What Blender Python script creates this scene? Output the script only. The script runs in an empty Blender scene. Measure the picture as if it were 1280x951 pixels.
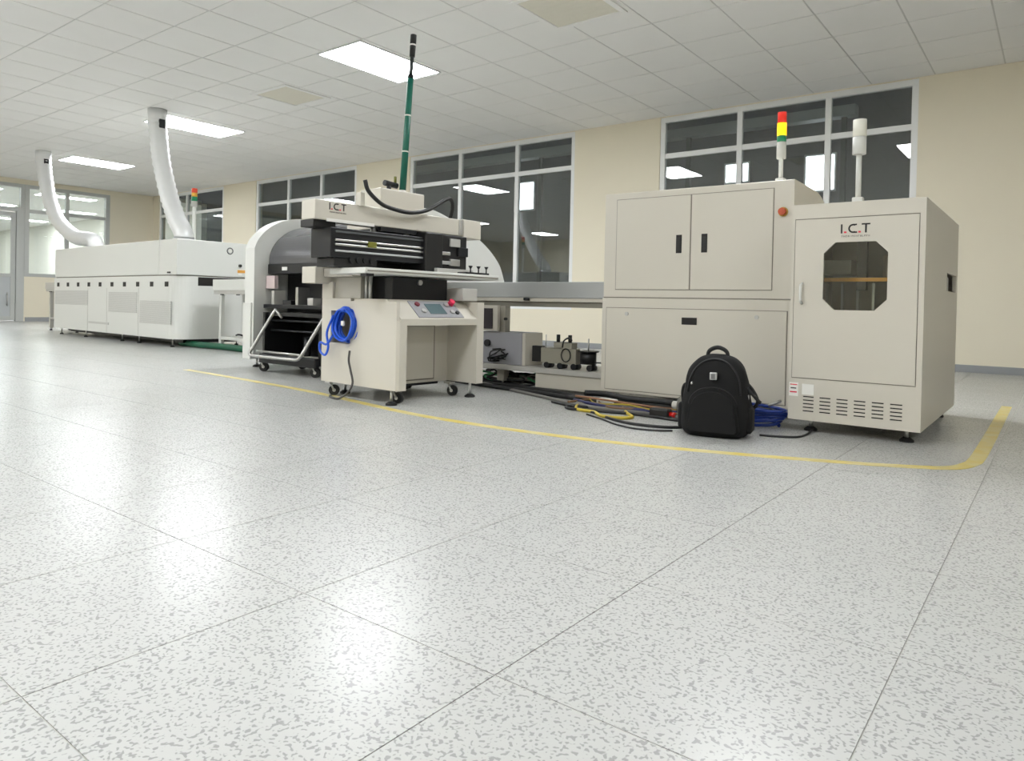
import bpy, bmesh, math, random
from mathutils import Vector, Matrix
random.seed(7)
scene = bpy.context.scene
COL = scene.collection

# ------------------------------------------------------------------ camera, world, exposure
YAW, PITCH, ROLL, FPX, SHIFT_PX = 0.65626, 0.01164, 0.02126, 891.5, -84.34
CAM_Z = 0.8
cam_data = bpy.data.cameras.new('camera')
cam = bpy.data.objects.new('camera', cam_data)
COL.objects.link(cam)
cam_data.sensor_fit = 'HORIZONTAL'
cam_data.sensor_width = 36.0
cam_data.lens = FPX / 1280.0 * 36.0
cam_data.shift_y = SHIFT_PX / 1280.0
cam_data.clip_start = 0.05
cam_data.clip_end = 200


def camera_axes():
    cy, sy = math.cos(YAW), math.sin(YAW)
    cp, sp = math.cos(PITCH), math.sin(PITCH)
    cr, sr = math.cos(ROLL), math.sin(ROLL)
    base = Matrix(((1, 0, 0), (0, 0, -1), (0, 1, 0)))
    ry = Matrix(((cy, 0, sy), (0, 1, 0), (-sy, 0, cy)))
    rx = Matrix(((1, 0, 0), (0, cp, -sp), (0, sp, cp)))
    rz = Matrix(((cr, -sr, 0), (sr, cr, 0), (0, 0, 1)))
    return rz @ rx @ ry @ base          # rows: right, down, forward


AX = camera_axes()
M4 = Matrix(((AX[0][0], -AX[1][0], -AX[2][0], 0), (AX[0][1], -AX[1][1], -AX[2][1], 0),
             (AX[0][2], -AX[1][2], -AX[2][2], CAM_Z), (0, 0, 0, 1)))
cam.matrix_world = M4
scene.camera = cam

world = bpy.data.worlds.new('world')
scene.world = world
world.use_nodes = True
world.node_tree.nodes['Background'].inputs[0].default_value = (0.02, 0.025, 0.035, 1)
world.node_tree.nodes['Background'].inputs[1].default_value = 0.5
scene.view_settings.view_transform = 'Standard'
scene.view_settings.look = 'None'
scene.view_settings.gamma = 1
scene.view_settings.exposure = 0.36
LAMP = 30.0          # strength of the ceiling panels

# room
XE, XR, YF, YB, HC = -24.39, 7.0, -7.0, 11.69, 4.195


# ------------------------------------------------------------------ materials
MATS = {}


def srgb(r, g, b):
    f = lambda c: (c / 255 / 12.92) if c / 255 <= 0.04045 else ((c / 255 + 0.055) / 1.055) ** 2.4
    return (f(r), f(g), f(b), 1)


def mat(name, rgb, rough=0.5, metal=0.0, noise=0.0, nscale=6.0, emit=0.0, spec=None, coat=0.0):
    if name in MATS:
        return MATS[name]
    m = bpy.data.materials.new(name)
    m.use_nodes = True
    nt = m.node_tree
    b = nt.nodes['Principled BSDF']
    c = srgb(*rgb)
    b.inputs['Base Color'].default_value = c
    b.inputs['Roughness'].default_value = rough
    b.inputs['Metallic'].default_value = metal
    if spec is not None:
        b.inputs['Specular IOR Level'].default_value = spec
    if coat:
        b.inputs['Coat Weight'].default_value = coat
    if emit:
        b.inputs['Emission Color'].default_value = c
        b.inputs['Emission Strength'].default_value = emit
    if noise:
        g = nt.nodes.new('ShaderNodeNewGeometry')
        n = nt.nodes.new('ShaderNodeTexNoise')
        n.inputs['Scale'].default_value = nscale
        n.inputs['Detail'].default_value = 4
        nt.links.new(g.outputs['Position'], n.inputs['Vector'])
        mx = nt.nodes.new('ShaderNodeMix')
        mx.data_type = 'RGBA'
        mx.inputs[6].default_value = tuple(v * (1 - noise) for v in c[:3]) + (1,)
        mx.inputs[7].default_value = tuple(min(1, v * (1 + noise)) for v in c[:3]) + (1,)
        nt.links.new(n.outputs['Fac'], mx.inputs[0])
        nt.links.new(mx.outputs[2], b.inputs['Base Color'])
    MATS[name] = m
    return m


def floor_material():
    m = bpy.data.materials.new('terrazzo')
    m.use_nodes = True
    nt = m.node_tree
    b = nt.nodes['Principled BSDF']
    g = nt.nodes.new('ShaderNodeNewGeometry')
    warp = nt.nodes.new('ShaderNodeTexNoise')
    warp.inputs['Scale'].default_value = 40
    warp.inputs['Detail'].default_value = 1
    nt.links.new(g.outputs['Position'], warp.inputs['Vector'])
    add = nt.nodes.new('ShaderNodeVectorMath')
    add.operation = 'MULTIPLY_ADD'
    add.inputs[1].default_value = (0.012, 0.012, 0.012)
    nt.links.new(warp.outputs['Color'], add.inputs[0])
    nt.links.new(g.outputs['Position'], add.inputs[2])
    n = nt.nodes.new('ShaderNodeTexNoise')
    n.inputs['Scale'].default_value = 118
    n.inputs['Detail'].default_value = 0.6
    n.inputs['Roughness'].default_value = 0.4
    nt.links.new(add.outputs[0], n.inputs['Vector'])
    r = nt.nodes.new('ShaderNodeValToRGB')
    r.color_ramp.elements[0].position = 0.56
    r.color_ramp.elements[0].color = (0, 0, 0, 1)
    r.color_ramp.elements[1].position = 0.64
    r.color_ramp.elements[1].color = (1, 1, 1, 1)
    nt.links.new(n.outputs['Fac'], r.inputs['Fac'])
    big = nt.nodes.new('ShaderNodeTexNoise')
    big.inputs['Scale'].default_value = 1.3
    nt.links.new(g.outputs['Position'], big.inputs['Vector'])
    base = nt.nodes.new('ShaderNodeMix')
    base.data_type = 'RGBA'
    base.inputs[6].default_value = srgb(179, 179, 176)
    base.inputs[7].default_value = srgb(187, 187, 184)
    nt.links.new(big.outputs['Fac'], base.inputs[0])
    mx = nt.nodes.new('ShaderNodeMix')
    mx.data_type = 'RGBA'
    mx.inputs[7].default_value = srgb(151, 151, 149)
    nt.links.new(r.outputs['Color'], mx.inputs[0])
    nt.links.new(base.outputs[2], mx.inputs[6])
    nt.links.new(mx.outputs[2], b.inputs['Base Color'])
    b.inputs['Roughness'].default_value = 0.25
    b.inputs['Specular IOR Level'].default_value = 0.15
    return m


def glass_material(name, tint, ior, roughness=0.0, gain=1.0):
    m = bpy.data.materials.new(name)
    m.use_nodes = True
    nt = m.node_tree
    nt.nodes.remove(nt.nodes['Principled BSDF'])
    out = nt.nodes['Material Output']
    tr = nt.nodes.new('ShaderNodeBsdfTransparent')
    tr.inputs[0].default_value = tint
    gl = nt.nodes.new('ShaderNodeBsdfGlossy')
    gl.inputs['Roughness'].default_value = roughness
    # Schlick reflectance, the same for both faces of the pane
    f0 = ((ior - 1) / (ior + 1)) ** 2 * gain
    geo = nt.nodes.new('ShaderNodeNewGeometry')
    dot = nt.nodes.new('ShaderNodeVectorMath')
    dot.operation = 'DOT_PRODUCT'
    nt.links.new(geo.outputs['Normal'], dot.inputs[0])
    nt.links.new(geo.outputs['Incoming'], dot.inputs[1])
    ab = nt.nodes.new('ShaderNodeMath')
    ab.operation = 'ABSOLUTE'
    nt.links.new(dot.outputs['Value'], ab.inputs[0])
    sb = nt.nodes.new('ShaderNodeMath')
    sb.operation = 'SUBTRACT'
    sb.use_clamp = True
    sb.inputs[0].default_value = 1.0
    nt.links.new(ab.outputs[0], sb.inputs[1])
    pw = nt.nodes.new('ShaderNodeMath')
    pw.operation = 'POWER'
    pw.inputs[1].default_value = 5.0
    nt.links.new(sb.outputs[0], pw.inputs[0])
    ml = nt.nodes.new('ShaderNodeMath')
    ml.operation = 'MULTIPLY_ADD'
    ml.use_clamp = True
    ml.inputs[1].default_value = 1.0 - f0
    ml.inputs[2].default_value = f0
    nt.links.new(pw.outputs[0], ml.inputs[0])
    mx = nt.nodes.new('ShaderNodeMixShader')
    nt.links.new(ml.outputs[0], mx.inputs[0])
    nt.links.new(tr.outputs[0], mx.inputs[1])
    nt.links.new(gl.outputs[0], mx.inputs[2])
    nt.links.new(mx.outputs[0], out.inputs[0])
    return m


def perforated_material():
    m = bpy.data.materials.new('perforated_sheet')
    m.use_nodes = True
    nt = m.node_tree
    b = nt.nodes['Principled BSDF']
    b.inputs['Roughness'].default_value = 0.5
    tc = nt.nodes.new('ShaderNodeTexCoord')
    v = nt.nodes.new('ShaderNodeTexVoronoi')
    v.inputs['Scale'].default_value = 45
    v.inputs['Randomness'].default_value = 0.0
    nt.links.new(tc.outputs['Object'], v.inputs['Vector'])
    r = nt.nodes.new('ShaderNodeValToRGB')
    r.color_ramp.elements[0].position = 0.28
    r.color_ramp.elements[0].color = srgb(120, 120, 116)
    r.color_ramp.elements[1].position = 0.36
    r.color_ramp.elements[1].color = srgb(203, 203, 198)
    nt.links.new(v.outputs['Distance'], r.inputs['Fac'])
    nt.links.new(r.outputs['Color'], b.inputs['Base Color'])
    return m


def tape_material():
    m = bpy.data.materials.new('worn_yellow_tape')
    m.use_nodes = True
    nt = m.node_tree
    b = nt.nodes['Principled BSDF']
    b.inputs['Roughness'].default_value = 0.35
    g = nt.nodes.new('ShaderNodeNewGeometry')
    n = nt.nodes.new('ShaderNodeTexNoise')
    n.inputs['Scale'].default_value = 9
    n.inputs['Detail'].default_value = 5
    nt.links.new(g.outputs['Position'], n.inputs['Vector'])
    r = nt.nodes.new('ShaderNodeValToRGB')
    r.color_ramp.elements[0].position = 0.35
    r.color_ramp.elements[0].color = srgb(214, 192, 92)
    r.color_ramp.elements[1].position = 0.75
    r.color_ramp.elements[1].color = srgb(216, 206, 160)
    nt.links.new(n.outputs['Fac'], r.inputs['Fac'])
    nt.links.new(r.outputs['Color'], b.inputs['Base Color'])
    return m


PAINT = mat('cream_machine_paint', (205, 200, 188), 0.38, noise=0.015, nscale=2)
WPAINT = mat('white_machine_paint', (218, 219, 214), 0.36, noise=0.012, nscale=2)
GPAINT = mat('pale_grey_paint', (186, 184, 178), 0.4)
WALLP = mat('cream_wall_paint', (234, 226, 205), 0.75, noise=0.02, nscale=1.5)
CEILP = mat('white_ceiling_tile', (241, 240, 237), 0.85, noise=0.02, nscale=3)
GRIDP = mat('grey_ceiling_grid', (212, 211, 207), 0.6)
GROUT = mat('grey_grout', (164, 163, 156), 0.6)
ALU = mat('white_aluminium_frame', (236, 237, 236), 0.4)
STEEL = mat('brushed_steel', (190, 190, 188), 0.32, 0.9)
ALUM = mat('anodised_aluminium', (176, 178, 178), 0.4, 0.35)
FOIL = mat('aluminium_foil', (232, 233, 233), 0.42, 0.3)
BLACK = mat('black_plastic', (22, 22, 23), 0.45)
DARK = mat('dark_steel', (34, 35, 38), 0.4, 0.3)
SEAM = mat('dark_seam', (128, 122, 112), 0.7)
HOLE = mat('black_recess', (20, 16, 14), 0.6)
RUBBER = mat('black_rubber', (24, 24, 24), 0.7)
FABRIC = mat('black_fabric', (7, 7, 8), 0.9, noise=0.2, nscale=30)
FABRIC2 = mat('black_nylon_trim', (12, 12, 13), 0.6)
RED = mat('red_plastic', (206, 34, 30), 0.35)
ESTOP = mat('orange_red_button', (186, 76, 38), 0.4)
YELLOW = mat('yellow_plastic', (232, 188, 24), 0.4)
LOGOK = mat('black_print', (24, 22, 20), 0.5)
LOGOR = mat('red_print', (226, 50, 70), 0.5)
PAPER = mat('white_sticker', (236, 234, 228), 0.6)
BLUE = mat('blue_hose', (20, 84, 205), 0.35)
GREEN = mat('green_pole', (10, 96, 78), 0.35)
GREENC = mat('green_cable', (22, 92, 66), 0.5)
ORANGE = mat('orange_rail', (246, 172, 52), 0.45)
SMOKE = mat('smoked_cover', (92, 92, 95), 0.16, coat=0.3)
TERRAZZO = floor_material()
TAPE = tape_material()
PERF = perforated_material()
GLASS = glass_material('window_glass', (0.86, 0.9, 0.9, 1), 1.6, 0.0, 2.3)
GLASSC = glass_material('clear_partition_glass', (0.93, 0.96, 0.95, 1), 1.5, 0.0, 1.0)
DOORGLASS = glass_material('smoked_door_glass', (0.86, 0.88, 0.84, 1), 1.5, 0.0, 1.0)
LIT = mat('lit_diffuser', (249, 252, 255), 0.6, emit=LAMP)


# ------------------------------------------------------------------ mesh helpers
class MB:
    def __init__(self):
        self.bm = bmesh.new()

    def box(self, x0, x1, y0, y1, z0, z1, bev=0.0, seg=2):
        t = bmesh.new()
        bmesh.ops.create_cube(t, size=1.0)
        for v in t.verts:
            v.co = Vector(((x0 + x1) / 2 + v.co.x * abs(x1 - x0), (y0 + y1) / 2 + v.co.y * abs(y1 - y0), (z0 + z1) / 2 + v.co.z * abs(z1 - z0)))
        if bev:
            bmesh.ops.bevel(t, geom=t.edges[:], offset=bev, segments=seg, affect='EDGES', profile=0.5, clamp_overlap=True)
        self._merge(t)
        return self

    def _merge(self, t):
        me = bpy.data.meshes.new('tmp')
        t.to_mesh(me)
        t.free()
        self.bm.from_mesh(me)
        bpy.data.meshes.remove(me)

    def cyl(self, p0, p1, r, seg=16, r2=None, caps=True):
        p0, p1 = Vector(p0), Vector(p1)
        r2 = r if r2 is None else r2
        d = (p1 - p0).normalized()
        u = d.orthogonal().normalized()
        w = d.cross(u)
        ra, rb = [], []
        for i in range(seg):
            a = 2 * math.pi * i / seg
            e = u * math.cos(a) + w * math.sin(a)
            ra.append(self.bm.verts.new(p0 + e * r))
            rb.append(self.bm.verts.new(p1 + e * r2))
        for i in range(seg):
            f = self.bm.faces.new((ra[i], ra[(i + 1) % seg], rb[(i + 1) % seg], rb[i]))
            f.smooth = True
        if caps:
            self.bm.faces.new(ra[::-1])
            self.bm.faces.new(rb)
        return self

    def tube(self, pts, r, seg=8, closed=False):
        """r: number or list of radii"""
        pts = [Vector(p) for p in pts]
        n = len(pts)
        rr = r if isinstance(r, (list, tuple)) else [r] * n
        rings = []
        prev = None
        for i, p in enumerate(pts):
            a = pts[i - 1] if i > 0 else (pts[-1] if closed else p)
            b = pts[i + 1] if i < n - 1 else (pts[0] if closed else p)
            d = (b - a)
            d = d.normalized() if d.length > 1e-9 else Vector((0, 0, 1))
            if prev is None:
                u = d.orthogonal().normalized()
            else:
                u = (prev - d * prev.dot(d))
                u = u.normalized() if u.length > 1e-6 else d.orthogonal().normalized()
            prev = u
            w = d.cross(u)
            rings.append([self.bm.verts.new(p + (u * math.cos(2 * math.pi * k / seg) + w * math.sin(2 * math.pi * k / seg)) * rr[i]) for k in range(seg)])
        rng = range(n if closed else n - 1)
        for i in rng:
            A, B = rings[i], rings[(i + 1) % n]
            for k in range(seg):
                f = self.bm.faces.new((A[k], A[(k + 1) % seg], B[(k + 1) % seg], B[k]))
                f.smooth = True
        if not closed:
            self.bm.faces.new(rings[0][::-1])
            self.bm.faces.new(rings[-1])
        return self

    def prism(self, poly, axis, a0, a1, smooth=False):
        def P(q, a):
            return {'x': (a, q[0], q[1]), 'y': (q[0], a, q[1]), 'z': (q[0], q[1], a)}[axis]
        A = [self.bm.verts.new(P(q, a0)) for q in poly]
        B = [self.bm.verts.new(P(q, a1)) for q in poly]
        n = len(poly)
        fs = [self.bm.faces.new(A), self.bm.faces.new(B[::-1])]
        for i in range(n):
            f = self.bm.faces.new((A[i], B[i], B[(i + 1) % n], A[(i + 1) % n]))
            f.smooth = smooth
            fs.append(f)
        bmesh.ops.recalc_face_normals(self.bm, faces=fs)
        return self

    def sphere(self, c, r, seg=16, rings=10, sz=1.0):
        t = bmesh.new()
        bmesh.ops.create_uvsphere(t, u_segments=seg, v_segments=rings, radius=r)
        for v in t.verts:
            v.co = Vector((v.co.x + c[0], v.co.y + c[1], v.co.z * sz + c[2]))
        for f in t.faces:
            f.smooth = True
        self._merge(t)
        return self

    def ring_panel(self, outer, inner, axis, a0, a1):
        """flat panel with a hole: outer and inner polygons with equal vertex counts"""
        def P(q, a):
            return {'x': (a, q[0], q[1]), 'y': (q[0], a, q[1]), 'z': (q[0], q[1], a)}[axis]
        n = len(outer)
        o0 = [self.bm.verts.new(P(q, a0)) for q in outer]
        o1 = [self.bm.verts.new(P(q, a1)) for q in outer]
        i0 = [self.bm.verts.new(P(q, a0)) for q in inner]
        i1 = [self.bm.verts.new(P(q, a1)) for q in inner]
        fs = []
        for k in range(n):
            j = (k + 1) % n
            for quad in ((o0[k], o0[j], i0[j], i0[k]), (o1[k], i1[k], i1[j], o1[j]), (o0[k], o1[k], o1[j], o0[j]), (i0[k], i0[j], i1[j], i1[k])):
                fs.append(self.bm.faces.new(quad))
        bmesh.ops.recalc_face_normals(self.bm, faces=fs)
        return self

    def mesh(self, name):
        me = bpy.data.meshes.new(name)
        self.bm.normal_update()
        self.bm.to_mesh(me)
        self.bm.free()
        return me

    def build(self, name, material, parent=None, label=None):
        me = self.mesh(name)
        me.materials.append(material)
        o = bpy.data.objects.new(name, me)
        COL.objects.link(o)
        if parent is not None:
            o.parent = parent
        if label:
            o['label'] = label
        return o


def spline(pts, n=8):
    """Catmull-Rom through the points"""
    P = [Vector(p) for p in pts]
    P = [P[0] * 2 - P[1]] + P + [P[-1] * 2 - P[-2]]
    out = []
    for i in range(1, len(P) - 2):
        for k in range(n):
            t = k / n
            a, b, c, d = P[i - 1], P[i], P[i + 1], P[i + 2]
            out.append(0.5 * ((2 * b) + (c - a) * t + (2 * a - 5 * b + 4 * c - d) * t * t + (3 * b - a - 3 * c + d) * t ** 3))
    out.append(P[-2])
    return out


def tag(o, label, cat, group=None):
    o['label'] = label
    o['category'] = cat
    if group:
        o['group'] = group
    return o


def thing(name, label, cat, loc=(0, 0, 0), rotz=0.0, group=None):
    o = bpy.data.objects.new(name, None)
    o.empty_display_size = 0.1
    COL.objects.link(o)
    o.location = loc
    o.rotation_euler = (0, 0, rotz)
    return tag(o, label, cat, group)


def structure(o):
    o['kind'] = 'structure'
    return o


def struct_empty(name, loc=(0, 0, 0)):
    o = bpy.data.objects.new(name, None)
    o.empty_display_size = 0.1
    COL.objects.link(o)
    o.location = loc
    return structure(o)


def B(*a, **k):
    return MB().box(*a, **k)


def linked(name, me, parent, loc):
    o = bpy.data.objects.new(name, me)
    COL.objects.link(o)
    o.parent = parent
    o.location = loc
    return o


def to_pixel(p):
    d = AX @ (Vector(p) - Vector((0, 0, CAM_Z)))
    if d.z < 0.05:
        return None
    return (640 + FPX * d.x / d.z, 475.5 + SHIFT_PX + FPX * d.y / d.z, d.z)


def in_view(p, m=70):
    q = to_pixel(p)
    return q is not None and -m < q[0] < 1280 + m and -m < q[1] < 951 + m


# ------------------------------------------------------------------ floor with separate tiles
floor = structure(B(XE, XR, YF, YB, -0.12, -0.002).build('floor', GROUT))
FT, FX0, FY0 = 0.67, -0.28, 0.53
GAPF = 0.0032
tile_me = B(-FT / 2 + GAPF / 2, FT / 2 - GAPF / 2, -FT / 2 + GAPF / 2, FT / 2 - GAPF / 2, -0.012, 0).mesh('floor_tile')
tile_me.materials.append(TERRAZZO)
cells = []
i0, i1 = math.floor((XE - FX0) / FT), math.ceil((XR - FX0) / FT)
j0, j1 = math.floor((YF - FY0) / FT), math.ceil((YB - FY0) / FT)
for i in range(i0, i1):
    for j in range(j0, j1):
        x0, x1 = max(XE, FX0 + i * FT), min(XR, FX0 + (i + 1) * FT)
        y0, y1 = max(YF, FY0 + j * FT), min(YB, FY0 + (j + 1) * FT)
        if x1 - x0 > 0.02 and y1 - y0 > 0.02:
            cells.append((x0, x1, y0, y1))


def seen_key(c, z):
    p = ((c[0] + c[1]) / 2, (c[2] + c[3]) / 2, z)
    v = any(in_view((x, y, z)) for x in (c[0], c[1], p[0]) for y in (c[2], c[3], p[1]))
    return (0 if v else 1, p[0] ** 2 + p[1] ** 2)


cells.sort(key=lambda c: seen_key(c, 0))
rest = MB()
count = 0
for c in cells:
    full = abs(c[1] - c[0] - FT) < 1e-4 and abs(c[3] - c[2] - FT) < 1e-4
    if full and count < 290 and seen_key(c, 0)[0] == 0:
        linked('tile', tile_me, floor, ((c[0] + c[1]) / 2, (c[2] + c[3]) / 2, 0))
        count += 1
    else:
        g = GAPF / 2
        rest.box(c[0] + g, c[1] - g, c[2] + g, c[3] - g, -0.012, 0)
ro = rest.build('far_tiles', TERRAZZO, floor)
ro['kind'] = 'stuff'

# ------------------------------------------------------------------ ceiling with separate tiles
ceiling = structure(B(XE, XR, YF, YB, HC + 0.006, HC + 0.15).build('ceiling', GRIDP))
CT, CX0, CY0 = 0.82, -0.68, 10.22
GAPC = 0.018
ctile_me = B(-CT / 2 + GAPC / 2, CT / 2 - GAPC / 2, -CT / 2 + GAPC / 2, CT / 2 - GAPC / 2, 0, 0.012).mesh('ceiling_tile')
ctile_me.materials.append(CEILP)
cells = []
for i in range(math.floor((XE - CX0) / CT), math.ceil((XR - CX0) / CT)):
    for j in range(math.floor((YF - CY0) / CT), math.ceil((YB - CY0) / CT)):
        x0, x1 = max(XE, CX0 + i * CT), min(XR, CX0 + (i + 1) * CT)
        y0, y1 = max(YF, CY0 + j * CT), min(YB, CY0 + (j + 1) * CT)
        if x1 - x0 > 0.02 and y1 - y0 > 0.02:
            cells.append((x0, x1, y0, y1))
cells.sort(key=lambda c: seen_key(c, HC))
rest = MB()
count = 0
for c in cells:
    full = abs(c[1] - c[0] - CT) < 1e-4 and abs(c[3] - c[2] - CT) < 1e-4
    if full and count < 290 and seen_key(c, HC)[0] == 0:
        o = linked('tile', ctile_me, ceiling, ((c[0] + c[1]) / 2, (c[2] + c[3]) / 2, HC))
        count += 1
    else:
        g = GAPC / 2
        rest.box(c[0] + g, c[1] - g, c[2] + g, c[3] - g, HC, HC + 0.012)
ro = rest.build('far_tiles', CEILP, ceiling)
ro['kind'] = 'stuff'

# ------------------------------------------------------------------ walls and windows
WIN = [(-5.75, -1.70, (-4.32, -2.93)), (-12.1, -7.55, (-10.55, -8.98)),
       (-18.35, -13.98, (-16.84, -15.41)), (-24.0, -20.05, (-22.26,))]
ZW0, ZW1, ZT = 0.72, 4.185, 3.5
WT = 0.22
wb = MB()
wb.box(XE - 0.2, XR + 0.2, YB, YB + WT, -0.05, ZW0)
wb.box(XE - 0.2, XR + 0.2, YB, YB + WT, ZW1, HC + 0.1)
edges = [XR + 0.2] + [e for w in WIN for e in (w[1], w[0])] + [XE - 0.2]
for k in range(0, len(edges), 2):
    wb.box(edges[k + 1], edges[k], YB, YB + WT, ZW0, ZW1)
structure(wb.build('wall_back', WALLP))
structure(B(XE, XR, YB - 0.015, YB, 0, 0.1, bev=0.003).build('baseboard_back', mat('grey_baseboard', (150, 152, 154), 0.5)))
for k, (xa, xb, mull) in enumerate(WIN):
    w = struct_empty('window_%d' % (k + 1), ((xa + xb) / 2, YB + 0.02, ZW0))
    cx = (xa + xb) / 2
    fw = 0.09
    hx = (xb - xa) / 2
    h = ZW1 - ZW0
    f = MB()
    f.box(-hx, hx, 0, 0.09, 0, fw, bev=0.004)
    f.box(-hx, hx, 0, 0.09, h - fw, h, bev=0.004)
    f.box(-hx, -hx + fw, 0, 0.09, fw, h - fw, bev=0.004)
    f.box(hx - fw, hx, 0, 0.09, fw, h - fw, bev=0.004)
    f.build('window_frame', ALU, w)
    for mx in mull:
        B(mx - cx - 0.045, mx - cx + 0.045, 0.005, 0.085, fw, h - fw, bev=0.004).build('mullion', ALU, w)
    B(-hx + fw, hx - fw, 0.012, 0.078, ZT - ZW0 - 0.045, ZT - ZW0 + 0.045, bev=0.004).build('transom', ALU, w)
    xs = [-hx + fw] + sorted(m - cx for m in mull) + [hx - fw]
    for a, b in zip(xs[:-1], xs[1:]):
        for z0, z1 in ((fw, ZT - ZW0), (ZT - ZW0, h - fw)):
            B(a, b, 0.042, 0.048, z0, z1).build('pane', GLASS, w)

# end wall with door and partition glazing
we = MB()
GY = (7.92, 10.3)
DY = (6.55, 7.915)
we.box(XE - 0.2, XE, YF, DY[0], -0.05, HC + 0.1)
we.box(XE - 0.2, XE, GY[1], YB, -0.05, HC + 0.1)
we.box(XE - 0.2, XE, DY[1], GY[1], -0.05, 1.33)
we.box(XE - 0.2, XE, DY[0], GY[1], 4.05, HC + 0.1)
we.box(XE - 0.2, XE, DY[1], GY[0], 1.33, 4.05)
structure(we.build('wall_left', WALLP))
structure(B(XE, XE + 0.015, 7.95, YB - 0.02, 0, 0.12, bev=0.003).build('baseboard_left', MATS['grey_baseboard']))
FRG = mat('grey_partition_frame', (188, 190, 187), 0.4)
w = struct_empty('window_5', (XE - 0.08, GY[0], 1.33))
L, h = GY[1] - GY[0], 4.05 - 1.33
f = MB()
for y0, y1, z0, z1 in ((0, L, 0, 0.1), (0, L, h - 0.1, h), (0, 0.12, 0.1, h - 0.1), (L - 0.12, L, 0.1, h - 0.1)):
    f.box(-0.05, 0.09, y0, y1, z0, z1, bev=0.004)
f.build('window_frame', FRG, w)
B(-0.04, 0.07, 1.1, 1.2, 0.1, h - 0.1, bev=0.004).build('mullion', FRG, w)
B(-0.03, 0.06, 0.12, L - 0.12, 1.9, 2.0, bev=0.004).build('transom', FRG, w)
for a, b in ((0.12, 1.15), (1.15, L - 0.12)):
    for z0, z1 in ((0.1, 1.95), (1.95, h - 0.1)):
        B(0.012, 0.018, a, b, z0, z1).build('pane', GLASSC, w)
w = struct_empty('window_6', (XE - 0.08, DY[0], 3.25))
L = DY[1] - DY[0]
f = MB()
for y0, y1, z0, z1 in ((0, L, 0, 0.1), (0, L, 0.7, 0.8), (0, 0.1, 0.1, 0.7), (L - 0.1, L, 0.1, 0.7)):
    f.box(-0.05, 0.09, y0, y1, z0, z1, bev=0.004)
f.build('window_frame', FRG, w)
B(0.012, 0.018, 0.1, L - 0.1, 0.1, 0.7).build('pane', GLASSC, w)
d = struct_empty('door_1', (XE - 0.08, DY[0], 0))
f = MB()
f.box(-0.06, 0.1, 0, 0.09, 0, 3.25, bev=0.004)
f.box(-0.06, 0.1, L - 0.2, L, 0, 3.25, bev=0.004)
f.build('door_frame', FRG, d)
f = MB()
for y0, y1, z0, z1 in ((0.1, 0.22, 0.03, 3.2), (L - 0.33, L - 0.21, 0.03, 3.2), (0.22, L - 0.33, 0.03, 0.15), (0.22, L - 0.33, 1.3, 1.4), (0.22, L - 0.33, 3.08, 3.2)):
    f.box(0, 0.05, y0, y1, z0, z1, bev=0.004)
f.build('door_leaf', FRG, d)
B(0.015, 0.035, 0.22, L - 0.33, 0.15, 1.3).build('lower_panel', mat('grey_door_panel', (186, 190, 192), 0.3), d)
B(0.022, 0.028, 0.22, L - 0.33, 1.4, 3.08).build('pane', GLASSC, d)
hd = MB()
hd.cyl((0.05, L - 0.42, 0.5), (0.12, L - 0.42, 0.5), 0.012, 8)
hd.cyl((0.05, L - 0.42, 0.8), (0.12, L - 0.42, 0.8), 0.012, 8)
hd.cyl((0.12, L - 0.42, 0.45), (0.12, L - 0.42, 0.85), 0.016, 10)
hd.build('door_handle', STEEL, d)

# walls that close the room outside the picture
structure(B(XR, XR + 0.2, YF, YB, -0.05, HC + 0.1).build('wall_right', WALLP))
structure(B(XE - 0.2, XR + 0.2, YF - 0.2, YF, -0.05, HC + 0.1).build('wall_front', WALLP))

# lit side room behind the partition
structure(B(-46.0, XE - 0.2, 3.5, 13.5, -0.15, 0).build('floor_corridor', TERRAZZO))
structure(B(-46.0, XE - 0.2, 3.5, 13.5, HC - 0.05, HC + 0.1).build('ceiling_corridor', CEILP))
cw = MB()
cw.box(-46.2, -46.0, 3.5, 13.5, 0, HC)
cw.box(-46.2, XE - 0.2, 3.3, 3.5, 0, HC)
cw.box(-46.2, XE - 0.2, 13.5, 13.7, 0, HC)
structure(cw.build('wall_corridor', mat('white_wall_paint', (238, 237, 228), 0.7)))


# ------------------------------------------------------------------ ceiling fixtures
def ceiling_light(x0, x1, y0, y1, z, label, group=None, name='ceiling_light'):
    t = thing(name, label, 'ceiling light', ((x0 + x1) / 2, (y0 + y1) / 2, z), 0, group)
    hx, hy = (x1 - x0) / 2, (y1 - y0) / 2
    f = MB()
    for a in ((-hx, hx, -hy, -hy + 0.025), (-hx, hx, hy - 0.025, hy), (-hx, -hx + 0.025, -hy + 0.025, hy - 0.025), (hx - 0.025, hx, -hy + 0.025, hy - 0.025)):
        f.box(*a, -0.014, 0, bev=0.002)
    f.build('frame', ALU, t)
    B(-hx + 0.025, hx - 0.025, -hy + 0.025, hy - 0.025, -0.010, 0).build('diffuser', LIT, t)
    return t


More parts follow.
